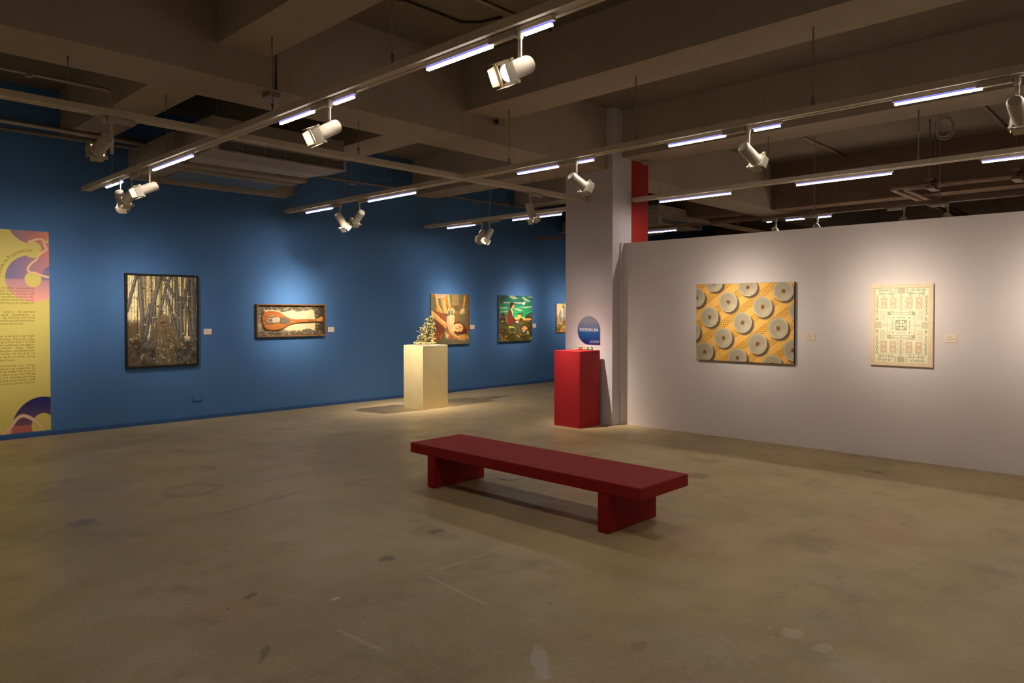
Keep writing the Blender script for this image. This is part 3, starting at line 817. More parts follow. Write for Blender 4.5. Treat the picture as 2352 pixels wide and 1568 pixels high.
# ------------------------------------------------------------------ pictures: painters
def paint_forest():
    r = Ras(210, 275, [(172, 170), (1085, 205), (1088, 1325), (180, 1362)], (240, 224, 168))
    R = random.Random(3)
    for k in range(46):                                   # slender pale and brown trunks far back
        x = 176 + k * 20 + R.uniform(-8, 8); w = R.uniform(6, 22)
        c = R.choice([(150, 132, 92), (120, 102, 72), (96, 82, 60), (236, 222, 172), (240, 228, 180)])
        r.line([(x, 165), (x + R.uniform(-30, 30), 960)], w, c, .9, w * 1.2)
        r.line([(x + w * .6, 165), (x + w * .6 + R.uniform(-20, 20), 930)], 5, (70, 56, 40), .8)
    big = [((300, 170), (170, 640), 34, 44), ((338, 170), (398, 1080), 44, 70), ((610, 180), (420, 900), 48, 60), ((705, 250), (585, 740), 30, 36),
           ((640, 200), (835, 520), 34, 40), ((820, 190), (850, 960), 36, 56), ((990, 200), (900, 600), 34, 40), ((1030, 200), (1050, 960), 56, 76),
           ((875, 480), (890, 1000), 46, 60), ((690, 420), (800, 840), 30, 44), ((470, 560), (420, 900), 30, 46), ((960, 600), (1010, 930), 26, 40),
           ((540, 560), (500, 880), 26, 34), ((760, 180), (690, 330), 26, 20)]
    for a, b, w0, w1 in big:
        if b[1] > 600 and a[0] > 320: b = (a[0] + (b[0] - a[0]) * (1015 - a[1]) / (b[1] - a[1]), 1015)   # down to the ground
        r.line([a, b], w0 + 8, (52, 46, 40), 1, w1 + 8)
        r.line([a, b], w0, (98, 94, 88), 1, w1)
        r.line([(a[0] - w0 * .22, a[1]), (b[0] - w1 * .22, b[1])], w0 * .35, (134, 130, 120), .8, w1 * .35)
    for k in range(42):                                   # thorny twigs
        x, y = R.uniform(190, 1070), R.uniform(190, 760)
        p = [(x, y)]
        for j in range(3): p.append((p[-1][0] + R.uniform(-26, 26), p[-1][1] + R.uniform(-22, 22)))
        r.line(p, R.uniform(4, 9), (48, 38, 28), .9)
    g = np.clip((r.Y - 930 - 60 * r.noise(140, 4)) / 90, 0, 1)
    r.blend(g, (74, 68, 60))
    left = np.clip((r.Y - 720 - 40 * r.noise(60, 8)) / 60, 0, 1) * np.clip((430 - r.X) / 120, 0, 1)
    r.blend(left * .8, (74, 58, 38))
    n = r.noise(55, 5) * .6 + r.noise(22, 6) * .4
    r.blend(g * np.clip((n - .42) * 2.6, 0, 1) * .55, (132, 126, 112))
    r.blend(g * np.clip((.40 - n) * 3, 0, 1) * .7, (40, 36, 31))
    cloth, dark, light = (116, 100, 76), (78, 66, 49), (142, 126, 98)
    r.poly([(545, 1105), (800, 1105), (835, 1350), (545, 1360)], (110, 97, 73))
    r.poly([(560, 800), (745, 792), (800, 880), (835, 1000), (885, 1090), (850, 1125), (795, 1090), (800, 1140), (548, 1140), (546, 1000), (480, 985), (515, 860)], cloth)
    r.poly([(545, 808), (575, 760), (600, 712), (632, 686), (672, 684), (702, 720), (742, 800), (690, 812), (610, 812)], (128, 110, 84))
    r.poly([(575, 798), (640, 778), (720, 796), (640, 806)], dark)
    for q, w, c in ([[(560, 815), (548, 960), (560, 1100)], 9, dark], [[(610, 830), (600, 960), (625, 1080)], 8, light], [[(660, 850), (690, 990), (740, 1060)], 11, dark],
                    [[(745, 830), (790, 960), (830, 1030), (880, 1080)], 9, light], [[(720, 860), (760, 980), (800, 1020)], 8, dark], [[(550, 1112), (640, 1098), (790, 1110)], 11, dark],
                    [[(555, 1130), (680, 1120), (800, 1132)], 6, light], [[(640, 1150), (660, 1340)], 9, dark], [[(580, 1150), (570, 1340)], 9, dark], [[(745, 1150), (770, 1330)], 13, dark],
                    [[(700, 1150), (712, 1330)], 8, light], [[(500, 900), (495, 980)], 8, dark], [[(800, 1130), (870, 1330)], 10, (52, 45, 36)]):
        r.line(q, w, c, .75)
    for k in range(70):
        x, y = R.uniform(190, 1080), R.uniform(940, 1340)
        if k < 8: y = R.uniform(700, 940)
        s = R.uniform(4, 10)
        r.ell(x, y, s * 1.3, s, (214, 206, 186), R.uniform(.5, .95), R.uniform(0, 3))
    for x, y in ((690, 265), (690, 425), (525, 725), (860, 735), (775, 660), (300, 740), (275, 430), (860, 530), (980, 455)):
        r.line([(x - 24, y - 4), (x, y + 3), (x + 24, y - 3)], 8, (214, 200, 168), .9)
    r.shade(.10, 24, 12)
    return r

def paint_torn():
    r = Ras(250, 112, [(290, 215), (1795, 225), (1795, 850), (285, 880)], (112, 101, 80))
    x = np.clip((r.X - 290) / 1500, 0, 1)
    r.blend(np.clip(1 - abs(r.X - 330) / 130, 0, 1) * np.clip(1 - abs(r.Y - 640) / 260, 0, 1), (196, 182, 146), .9)
    r.blend(np.clip((r.X - 1540) / 160, 0, 1), (62, 52, 32), .85)
    r.blend(np.clip((300 - r.Y) / 90, 0, 1), (74, 63, 46), .8)
    r.blend(np.clip((r.Y - 790) / 80, 0, 1), (66, 58, 42), .8)
    n = r.noise(50, 3, 1, 1.6)
    r.blend(np.clip((n - .5) * 3, 0, 1) * .55, (168, 154, 122)); r.blend(np.clip((.45 - n) * 3, 0, 1) * .6, (62, 54, 42))
    R = random.Random(8)
    top = [(470, 318), (560, 330), (640, 315), (700, 330), (770, 345), (870, 368), (960, 352), (1020, 345), (1080, 315), (1130, 330), (1190, 368), (1260, 352), (1330, 346), (1400, 345), (1450, 335), (1500, 312), (1548, 314), (1580, 345)]
    bot = [(1598, 480), (1596, 600), (1608, 690), (1586, 762), (1540, 748), (1480, 722), (1420, 716), (1340, 738), (1290, 768), (1240, 752), (1180, 770), (1110, 752), (1040, 770), (960, 762), (900, 738), (800, 742), (640, 770), (470, 740)]
    for k in range(0, len(top) - 1):                      # folded-back edge
        x0, y0 = top[k]; r.line([(x0, y0 + 4), (x0 + R.uniform(-50, 30), y0 - R.uniform(35, 75))], 26, R.choice([(178, 163, 128), (92, 82, 62), (138, 124, 96)]), .8, 6)
    for (x0, y0) in bot[3:-1]:
        r.line([(x0, y0 - 4), (x0 + R.uniform(-30, 30), y0 + R.uniform(30, 62))], 28, R.choice([(168, 152, 118), (88, 78, 58), (130, 116, 88)]), .8, 6)
    r.poly(top + bot, (212, 192, 150))
    r.line(top, 6, (224, 208, 170), .9)
    return r

def paint_hands():
    r = Ras(150, 196, [(597, 150), (1452, 160), (1440, 1262), (590, 1276)], (112, 112, 80))
    r.blend(np.clip((r.X - 1150) / 320, 0, 1), (108, 84, 44), .7)
    r.blend(np.clip((r.Y - 1020) / 160, 0, 1), (128, 118, 88), .9)
    r.blend(np.clip((700 - r.X) / 110, 0, 1) * np.clip((520 - r.Y) / 300, 0, 1), (132, 128, 96), .8)
    skin, hi, dk = (198, 134, 66), (236, 184, 112), (140, 78, 32)
    r.poly([(1040, 160), (1230, 160), (1200, 420), (1195, 540), (1060, 540), (1045, 420)], (112, 90, 54))
    r.poly([(1050, 160), (1220, 160), (1195, 400), (1050, 400)], (150, 124, 82))
    r.poly([(1105, 530), (1180, 530), (1190, 780), (1130, 780)], (150, 104, 40))
    r.poly([(1415, 500), (1450, 480), (1445, 1000), (1400, 960)], (128, 74, 34))
    # kneeling figure: arms and skirt
    r.poly([(600, 500), (700, 540), (760, 560), (930, 600), (960, 760), (900, 900), (860, 1010), (640, 1010), (597, 960)], (124, 66, 44))
    r.poly([(700, 560), (840, 580), (930, 640), (920, 770), (800, 740)], (152, 86, 56))
    for q in ([(720, 600), (700, 980)], [(800, 620), (820, 980)], [(880, 640), (900, 900)]): r.line(q, 16, (100, 50, 34), .6)
    r.poly([(620, 150), (730, 150), (760, 400), (850, 540), (830, 580), (770, 560), (700, 520), (690, 260)], skin)
    r.poly([(800, 200), (930, 200), (930, 520), (915, 590), (870, 580), (830, 420), (805, 300)], skin)
    r.line([(705, 160), (735, 380), (830, 560)], 26, hi, .9); r.line([(870, 300), (905, 560)], 44, hi, .7)
    r.line([(650, 160), (690, 330), (700, 500)], 22, dk, .8)
    r.poly([(730, 150), (960, 150), (930, 200), (830, 235), (760, 250), (720, 210)], (176, 150, 128))
    r.line([(740, 235), (830, 225), (940, 170)], 10, (226, 200, 170))
    # hanging arms with spread fingers
    r.poly([(915, 160), (985, 160), (1020, 420), (1060, 500), (1000, 540), (960, 510), (960, 420)], skin)
    r.line([(965, 170), (1000, 430)], 24, hi, .9)
    r.line([(930, 170), (955, 330)], 16, dk, .7)
    for q in ([(985, 480), (955, 520), (950, 575)], [(1015, 500), (1025, 600)], [(1040, 490), (1080, 540), (1080, 585)], [(1050, 460), (1100, 510), (1112, 555)]):
        r.line(q, 30, dk, .9, 20); r.line(q, 20, (246, 214, 158), 1, 15)
    r.poly([(1310, 165), (1375, 165), (1345, 330), (1325, 440), (1330, 480), (1260, 500), (1280, 420), (1295, 300)], (176, 104, 44))
    r.line([(1345, 190), (1310, 430)], 20, hi, .8)
    for q in ([(1280, 470), (1215, 580)], [(1290, 480), (1245, 595)], [(1300, 480), (1282, 605)], [(1315, 470), (1318, 580)]):
        r.line(q, 28, dk, .9, 18); r.line(q, 19, (240, 200, 140), 1, 14)
    # lying figure: arm, blouse, head
    r.poly([(600, 505), (700, 580), (830, 720), (930, 780), (960, 850), (900, 920), (830, 840), (700, 740), (600, 640)], (214, 154, 86))
    r.line([(610, 540), (760, 680), (900, 810)], 26, (244, 200, 132), .8)
    r.line([(606, 640), (760, 780), (880, 900)], 18, dk, .8)
    r.poly([(930, 660), (1000, 620), (1085, 612), (1108, 660), (1100, 760), (1080, 800), (1110, 960), (1090, 1010), (960, 910), (930, 760)], (240, 200, 146))
    for q in ([(960, 680), (990, 900)], [(1010, 640), (1030, 900)], [(1060, 640), (1060, 880)]): r.line(q, 12, (206, 152, 98), .8)
    r.poly([(890, 940), (1090, 1000), (1130, 1150), (960, 1160), (890, 1080)], (172, 112, 74))
    r.poly([(885, 990), (990, 1060), (940, 1135), (910, 1120)], (236, 190, 146))
    r.poly([(1100, 800), (1200, 760), (1320, 840), (1390, 960), (1370, 1040), (1200, 1050), (1110, 1010)], (98, 42, 26))
    r.ell(1185, 900, 108, 96, (244, 196, 128), 1, .35)
    r.ell(1235, 915, 58, 78, (222, 160, 92), .5, .2, .4)
    for q in ([(1125, 905), (1165, 925)], [(1215, 880), (1255, 905)], [(1180, 970), (1215, 990)]): r.line(q, 13, (112, 52, 26), .9)
    r.line([(1190, 910), (1200, 955)], 9, (196, 130, 72), .9)
    r.line([(1100, 790), (1180, 765), (1300, 850), (1340, 930)], 20, (142, 66, 38), .7)
    r.poly([(945, 900), (1000, 900), (1090, 1020), (1170, 1090), (1260, 1050), (1340, 1130), (1320, 1190), (1210, 1180), (1110, 1130), (1010, 1040)], (220, 156, 86))
    r.line([(985, 915), (1110, 1070), (1200, 1110)], 18, (246, 206, 140), .8)
    for q in ([(1230, 1110), (1320, 1185)], [(1260, 1090), (1350, 1165)], [(1290, 1070), (1400, 1150)], [(1320, 1050), (1410, 1120)]):
        r.line(q, 22, (236, 178, 100), 1, 15); r.line([(q[0][0], q[0][1] + 12), (q[1][0], q[1][1] + 10)], 5, dk, .8)
    r.line([(1330, 1060), (1400, 1090)], 20, (206, 150, 42), .9)
    r.poly([(600, 985), (760, 1000), (880, 1030), (850, 1110), (780, 1160), (720, 1200), (600, 1190)], (150, 86, 46))
    for q in ([(640, 1050), (720, 1190)], [(760, 1080), (800, 1130)], [(830, 1050), (790, 1110)]): r.line(q, 18, (206, 140, 80), .8)
    r.blend(np.clip((r.Y - 1170) / 60, 0, 1) * .5, (120, 112, 84))
    r.shade(.06, 60, 4)
    return r

def paint_seated():
    r = Ras(132, 182, [(275, 180), (985, 187), (985, 1185), (272, 1215)], (30, 130, 92))
    t = np.clip((r.Y - 180) / 480, 0, 1)
    r.C[:] = np.array((28, 82, 84))[None, None] * (1 - t[..., None]) + np.array((34, 168, 92))[None, None] * t[..., None]
    r.shade(.16, 70, 2, .6, 2)
    cl = (176, 184, 142)
    for p in ([(460, 190), (580, 190), (672, 250), (575, 275), (510, 240)], [(745, 210), (800, 215), (960, 310), (870, 325), (800, 280)], [(860, 205), (985, 200), (985, 240), (900, 222)],
              [(325, 325), (480, 335), (760, 330), (850, 345), (700, 372), (560, 352), (380, 362)], [(700, 440), (985, 410), (985, 438), (840, 460)],
              [(272, 450), (420, 440), (470, 470), (380, 485), (272, 475)], [(580, 465), (690, 470), (790, 525), (690, 530), (620, 500)], [(272, 540), (430, 520), (600, 545), (450, 555)]):
        r.poly(p, cl, .85)
    r.poly([(272, 190), (420, 190), (400, 300), (300, 370), (272, 360)], (58, 66, 46), .8)
    r.poly([(765, 345), (820, 320), (835, 330), (800, 400), (780, 395)], (240, 224, 196))
    r.poly([(272, 600), (340, 570), (430, 590), (440, 680), (272, 690)], (110, 92, 76))
    r.line([(345, 640), (345, 720)], 12, (46, 34, 24)); r.ell(345, 610, 44, 26, (50, 44, 30))
    r.poly([(272, 680), (985, 690), (985, 745), (272, 745)], (70, 48, 28))
    r.poly([(560, 665), (850, 672), (985, 695), (930, 735), (700, 735), (575, 710)], (240, 188, 104))
    r.poly([(600, 710), (930, 712), (900, 738), (640, 738)], (226, 124, 44))
    r.poly([(655, 660), (655, 610), (690, 580), (740, 585), (760, 655)], (202, 108, 46)); r.ell(700, 635, 30, 26, (255, 214, 120), 1, 0, .4)
    r.poly([(650, 610), (690, 572), (740, 580), (752, 608)], (70, 36, 28)); r.line([(765, 560), (765, 640)], 16, (34, 52, 32)); r.line([(790, 615), (830, 615)], 12, (34, 52, 32))
    r.poly([(810, 690), (840, 620), (930, 570), (985, 540), (985, 690)], (52, 66, 40)); r.ell(740, 715, 44, 28, (58, 44, 30))
    r.ell(960, 620, 40, 28, (120, 84, 72), .8); r.ell(935, 500, 36, 26, (96, 110, 60), .7)
    g = np.clip((r.Y - 742) / 6, 0, 1)
    r.blend(g, (78, 68, 26)); n = r.noise(90, 9, 1, 1.8)
    r.blend(g * np.clip((n - .45) * 3, 0, 1) * .7, (96, 100, 30)); r.blend(g * np.clip((.42 - n) * 3, 0, 1) * .7, (64, 40, 20))
    # chair
    ch = (176, 190, 62)
    r.line([(425, 690), (440, 800)], 26, ch); r.poly([(465, 868), (615, 868), (620, 900), (470, 905)], (206, 212, 84))
    for q in ([(478, 900), (480, 1030)], [(608, 900), (612, 1030)], [(500, 1000), (600, 1002)]): r.line(q, 13, (140, 150, 50))
    # man: trousers, shoes, coat, shirt, head
    r.poly([(450, 800), (640, 790), (700, 830), (700, 960), (690, 1060), (630, 1060), (620, 900), (560, 870), (470, 860)], (78, 72, 54))
    r.poly([(660, 850), (705, 900), (725, 1010), (745, 1050), (700, 1050)], (104, 96, 70)); r.line([(520, 830), (640, 850), (660, 1050)], 14, (104, 98, 74), .7)
    r.poly([(630, 1055), (690, 1060), (720, 1110), (690, 1125), (640, 1090)], (176, 126, 74)); r.poly([(700, 1030), (740, 1040), (765, 1065), (710, 1070)], (168, 116, 66))
    r.poly([(435, 650), (455, 540), (500, 480), (550, 510), (570, 640), (620, 740), (660, 780), (600, 800), (500, 845), (445, 840), (430, 740)], (104, 50, 32))
    r.ell(480, 760, 44, 64, (148, 44, 32), .6, .2, .5); r.line([(540, 560), (575, 690), (630, 770)], 22, (72, 38, 26), .8)
    r.poly([(505, 475), (545, 500), (562, 600), (560, 660), (540, 560)], (226, 214, 184))
    r.ell(650, 770, 34, 20, (222, 204, 170))
    r.poly([(510, 420), (560, 430), (560, 490), (530, 495), (512, 470)], (196, 124, 70)); r.ell(548, 420, 42, 56, (206, 136, 80)); r.ell(572, 440, 16, 34, (226, 160, 100), .8)
    r.poly([(490, 420), (495, 355), (540, 328), (585, 350), (592, 385), (560, 392), (540, 420), (530, 465), (505, 460)], (58, 36, 22))
    # flowers, cloth and bottle
    r.poly([(740, 910), (820, 855), (890, 905), (850, 950), (800, 965)], (232, 168, 116)); r.line([(750, 910), (815, 900), (885, 905)], 8, (150, 80, 50)); r.ell(795, 975, 26, 22, (214, 196, 140))
    r.poly([(858, 980), (880, 960), (910, 970), (912, 1050), (860, 1050)], (176, 186, 146)); r.line([(885, 1000), (885, 1040)], 10, (112, 130, 92))
    R = random.Random(2)
    for k in range(60):
        x, y = R.uniform(275, 430), R.uniform(1040, 1205)
        if y < 1180 - (430 - x) * 1.0 and x > 330: continue
        r.ell(x, y, R.uniform(6, 14), R.uniform(5, 10), R.choice([(232, 222, 186), (70, 60, 22), (150, 120, 40), (226, 206, 120), (52, 52, 24)]), .95, R.uniform(0, 3))
    r.ell(408, 1095, 28, 26, (196, 84, 38)); r.ell(405, 1098, 12, 11, (240, 170, 90)); r.ell(335, 970, 20, 18, (190, 80, 50)); r.ell(335, 755, 15, 13, (244, 214, 170))
    for x in (800, 830, 860): r.line([(x, 1090), (x + 8, 1180)], 8, (58, 60, 28))
    r.line([(920, 1120), (935, 1160), (945, 1130)], 8, (206, 190, 140)); r.line([(962, 1110), (956, 1150), (976, 1140)], 8, (206, 190, 140))
    r.shade(.05, 40, 3)
    return r

def paint_mountain():
    r = Ras(96, 66, [(1557, 365), (2420, 365), (2420, 1005), (1557, 1005)], (244, 206, 152))
    r.blend(np.clip((r.Y - 600) / 300, 0, 1), (222, 156, 82), .8)
    r.poly([(1580, 760), (1640, 640), (1700, 490), (1760, 400), (1850, 470), (1960, 640), (2100, 780)], (176, 166, 148))
    r.poly([(1700, 500), (1760, 410), (1770, 600), (1740, 740)], (226, 222, 206)); r.line([(1640, 660), (1690, 520)], 26, (132, 122, 108), .8)
    r.blend(np.clip((r.noise(46, 2) - .52) * 4, 0, 1) * np.clip((r.Y - 640) / 120, 0, 1), (112, 84, 48), .8)
    r.blend(np.clip((r.noise(60, 5) - .6) * 5, 0, 1) * np.clip((r.Y - 780) / 100, 0, 1), (96, 120, 52), .8)
    R = random.Random(4)
    for k in range(70):
        x, y = R.uniform(1560, 2400), R.uniform(560, 980)
        r.line([(x, y), (x + R.uniform(-30, 30), y - R.uniform(20, 80))], 5, (90, 66, 44), .7)
    for y in (770, 850, 920): r.line([(1557, y), (2420, y + 12)], 7, (128, 78, 40), .8)
    for k in range(16): r.ell(1760 + R.uniform(-20, 60), 400 + R.uniform(-30, 60), 14, 10, (92, 96, 48), .9)
    for k in range(12): r.ell(1580 + R.uniform(-20, 20), 660 + R.uniform(-20, 120), 10, 9, (92, 76, 48), .9)
    return r

def paint_bowls():
    r = Ras(310, 240, [(232, 295), (1487, 265), (1477, 1328), (225, 1258)], (236, 178, 84))
    # woven mat: diagonal bands of plain and patterned weave
    d = (r.X * .62 + r.Y * .80); e = (r.X * .80 - r.Y * .62)
    band = (np.mod(d, 190) < 92)
    fine = np.sin(d / 3.4) * np.sin(e / 3.4)
    r.C[:] = np.array((236, 184, 92)) + (fine * 12)[..., None]
    zig = np.mod(e + 18 * np.abs(np.mod(d, 30) / 15 - 1) * 2, 44) < 15
    zig2 = np.mod(d, 30) < 10
    r.blend((band & zig).astype(float), (150, 98, 20), .85); r.blend((band & ~zig & zig2).astype(float), (246, 202, 96), .9)
    r.blend((band & (np.mod(e + 9, 22) < 5)).astype(float), (196, 136, 30), .8)
    r.blend((np.abs(np.mod(d, 190) - 92) < 4).astype(float), (206, 140, 66), .8)
    r.blend(np.clip((r.noise(90, 6) - .45) * 2, 0, 1), (250, 190, 92), .35)
    R = random.Random(6)
    B = [(460, 283, 108, 108), (890, 335, 120, 114), (1345, 385, 128, 128), (236, 462, 104, 122), (640, 522, 114, 128), (1080, 587, 122, 132), (402, 715, 111, 126), (822, 787, 118, 131),
         (1278, 863, 126, 134), (180, 905, 100, 118), (577, 982, 113, 126), (1012, 1062, 122, 133), (1535, 645, 120, 125), (337, 1160, 109, 123), (755, 1240, 118, 120), (1462, 1148, 114, 132), (1203, 1325, 118, 118)]
    for (x, y, a, b) in B:
        r.ell(x + a * .22, y + b * .22, a * 1.02, b * 1.0, (62, 54, 62), .8, 0, .10)
        r.ell(x, y, a, b, (232, 216, 182)); r.ell(x, y, a * .95, b * .95, (184, 172, 148))
        r.ell(x - a * .18, y - b * .14, a * .78, b * .80, (158, 150, 130), .75, 0, .35); r.ell(x + a * .30, y + b * .42, a * .42, b * .30, (204, 196, 160), .8, -.6, .5)
        r.ell(x + a * .02, y + b * .02, a * .52, b * .54, (172, 164, 136), .6, 0, .2)
        r.ell(x, y, a * .38, b * .38, (206, 150, 116), .55, 0, .2); r.ell(x, y, a * .28, b * .28, (178, 166, 132), .9, 0, .15)
        an = R.uniform(-.8, .8)
        for k in (-1, 0, 1):
            dx, dy = math.cos(an) * k * a * .12, math.sin(an) * k * b * .12
            r.ell(x + dx, y + dy, a * .055, b * .24, (92, 66, 40), .9, an)
    return r

def paint_plan():
    r = Ras(250, 350, [(318, 262), (1078, 245), (1075, 1325), (315, 1305)], (248, 240, 204))
    q = (248, 240, 204)
    r.X = 300 + r.U * 760 + 18; r.Y = 262 + r.V * 1050            # symmetric drawing space 318..1078 x 262..1312
    r.Hm = homography([(318, 262), (1078, 262), (1078, 1312), (318, 1312)]); r.Hi = np.linalg.inv(r.Hm)
    CX, CY = 698, 787
    ink, soft, pale, pink = (136, 130, 104), (178, 172, 138), (214, 206, 170), (216, 190, 152)
    def rect(x0, y0, x1, y1, c, a=1.0): r.poly([(x0, y0), (x1, y0), (x1, y1), (x0, y1)], c, a)
    def box(x0, y0, x1, y1, w, c, a=1.0):
        rect(x0, y0, x1, y0 + w, c, a); rect(x0, y1 - w, x1, y1, c, a); rect(x0, y0, x0 + w, y1, c, a); rect(x1 - w, y0, x1, y1, c, a)
    def mir(f, *a):
        for sx in (1, -1):
            for sy in (1, -1): f(sx, sy, *a)
    def M4(x0, y0, x1, y1, c, a=1.0):          # offsets from the centre, mirrored into four
        for sx in (1, -1):
            for sy in (1, -1):
                X0, X1 = sorted((CX + sx * x0, CX + sx * x1)); Y0, Y1 = sorted((CY + sy * y0, CY + sy * y1)); rect(X0, Y0, X1, Y1, c, a)
    def B4(x0, y0, x1, y1, w, c, a=1.0):
        for sx in (1, -1):
            for sy in (1, -1):
                X0, X1 = sorted((CX + sx * x0, CX + sx * x1)); Y0, Y1 = sorted((CY + sy * y0, CY + sy * y1)); box(X0, Y0, X1, Y1, w, c, a)
    box(322, 266, 1074, 1308, 4, pale)
    # centre
    box(CX - 78, CY - 72, CX + 78, CY + 72, 9, ink)
    for k in (-24, 24):
        rect(CX + k - 4, CY - 56, CX + k + 4, CY + 56, ink); rect(CX - 62, CY + k * .8 - 4, CX + 62, CY + k * .8 + 4, ink)
    B4(38, 34, 62, 58, 7, ink)
    for k in range(-4, 5):
        for s in (-1, 1):
            if abs(k) != 3:
                rect(CX + k * 27 - 9, CY + s * 108 - 5, CX + k * 27 + 9, CY + s * 108 + 5, (132, 128, 102)); rect(CX + s * 118 - 5, CY + k * 25 - 9, CX + s * 118 + 5, CY + k * 25 + 9, (132, 128, 102))
    box(CX - 196, CY - 186, CX + 196, CY + 186, 6, soft, .8); box(CX - 150, CY - 142, CX + 150, CY + 142, 4, pale)
    for s in (-1, 1):
        box(CX - 150, CY + s * 162 - 16, CX + 150, CY + s * 162 + 16, 4, soft, .8)
        for k in (-112, 0, 112): rect(CX + k - 9, CY + s * 162 - 4, CX + k + 9, CY + s * 162 + 4, ink)
        for k in (-108, 0, 108): rect(CX + s * 173 - 5, CY + k - 6, CX + s * 173 + 5, CY + k + 6, ink)
        # axial roads and end blocks
        for k in range(24):
            y = CY + s * (205 + k * 9.6); rect(CX - 19, y - 2.6, CX + 19, y + 2.6, soft)
        rect(CX - 50, CY + s * 482 - 38, CX + 50, CY + s * 482 + 38, (206, 198, 160))
        box(CX - 50, CY + s * 482 - 38, CX + 50, CY + s * 482 + 38, 4, soft)
        for k in range(5): rect(CX - 40, CY + s * 482 - 30 + k * 14, CX + 40, CY + s * 482 - 26 + k * 14, soft, .8)
        for k in (-80, 80): rect(CX + k - 11, CY + s * 482 - 38, CX + k + 11, CY + s * 482 + 38, (214, 206, 168))
        rect(CX + s * 328 - 46, CY - 42, CX + s * 328 + 46, CY + 42, (214, 208, 170)); box(CX + s * 328 - 46, CY - 42, CX + s * 328 + 46, CY + 42, 4, soft, .8)
        for k in range(6): rect(CX + s * (205 + k * 12) - 3, CY - 16, CX + s * (205 + k * 12) + 3, CY + 16, soft, .7)
    B4(152, 143, 190, 179, 9, ink); M4(164, 155, 178, 167, q)
    # quarter gardens
    B4(36, 196, 326, 410, 5, pale); B4(60, 212, 300, 398, 4, pale)
    for sx in (1, -1):
        for sy in (1, -1):
            for ox in (82, 214):
                for oy in (232, 312):
                    x, y = CX + sx * (ox + 32), CY + sy * (oy + 38)
                    rect(x - 46, y - 40, x + 46, y + 40, pink, .75); rect(x - 20, y - 18, x + 20, y + 18, (246, 226, 186))
                    for k in range(4): rect(x - 44, y - 34 + k * 20, x + 44, y - 31 + k * 20, (196, 174, 138), .5)
            for k in range(7):
                x, y = CX + sx * 268, CY + sy * (76 + k * 18)
                r.line([(x - 34, y - 8), (x - 20, y + 8), (x - 6, y - 8), (x + 8, y + 8), (x + 22, y - 8), (x + 34, y + 8)], 3.6, soft, .8)
            for (dx, dy) in ((128, 410), (250, 410), (328, 340), (328, 265), (44, 340), (44, 265), (128, 196), (158, 196), (226, 128), (328, 128)):
                r.ell(CX + sx * dx, CY + sy * dy, 7, 6, ink)
    # outer ornament rows
    for sx in (1, -1):
        for sy in (1, -1):
            for k in range(4):
                y = CY + sy * (176 + k * 70); x = CX + sx * 348
                r.ell(x, y, 17, 20, ink); r.ell(x, y, 11, 13, q); 
                for m_ in (-30, 30): r.ell(x, y + m_, 7, 6, ink)
            for k in range(3):
                x = CX + sx * (162 + k * 72); y = CY + sy * 494
                r.ell(x, y, 18, 17, ink); r.ell(x, y, 12, 11, q)
                for m_ in (-32, 32): r.ell(x + m_, y, 6, 6, ink)
            y = CY + sy * 444
            for (x0, w) in ((122, 36), (300, 36)): box(CX + sx * x0 - w / 2, y - 18, CX + sx * x0 + w / 2, y + 18, 6, ink)
            for x0 in (178, 246): rect(CX + sx * x0 - 4, y - 18, CX + sx * x0 + 4, y + 18, ink)
            for x0 in (150, 212, 272): rect(CX + sx * x0 - 12, y - 4, CX + sx * x0 + 12, y + 4, ink)
            x, y = CX + sx * 346, CY + sy * 88
            for a in (-9, 9):
                for b in (-12, 12): rect(x + a - 7, y + b - 8, x + a + 7, y + b + 8, ink)
    return r

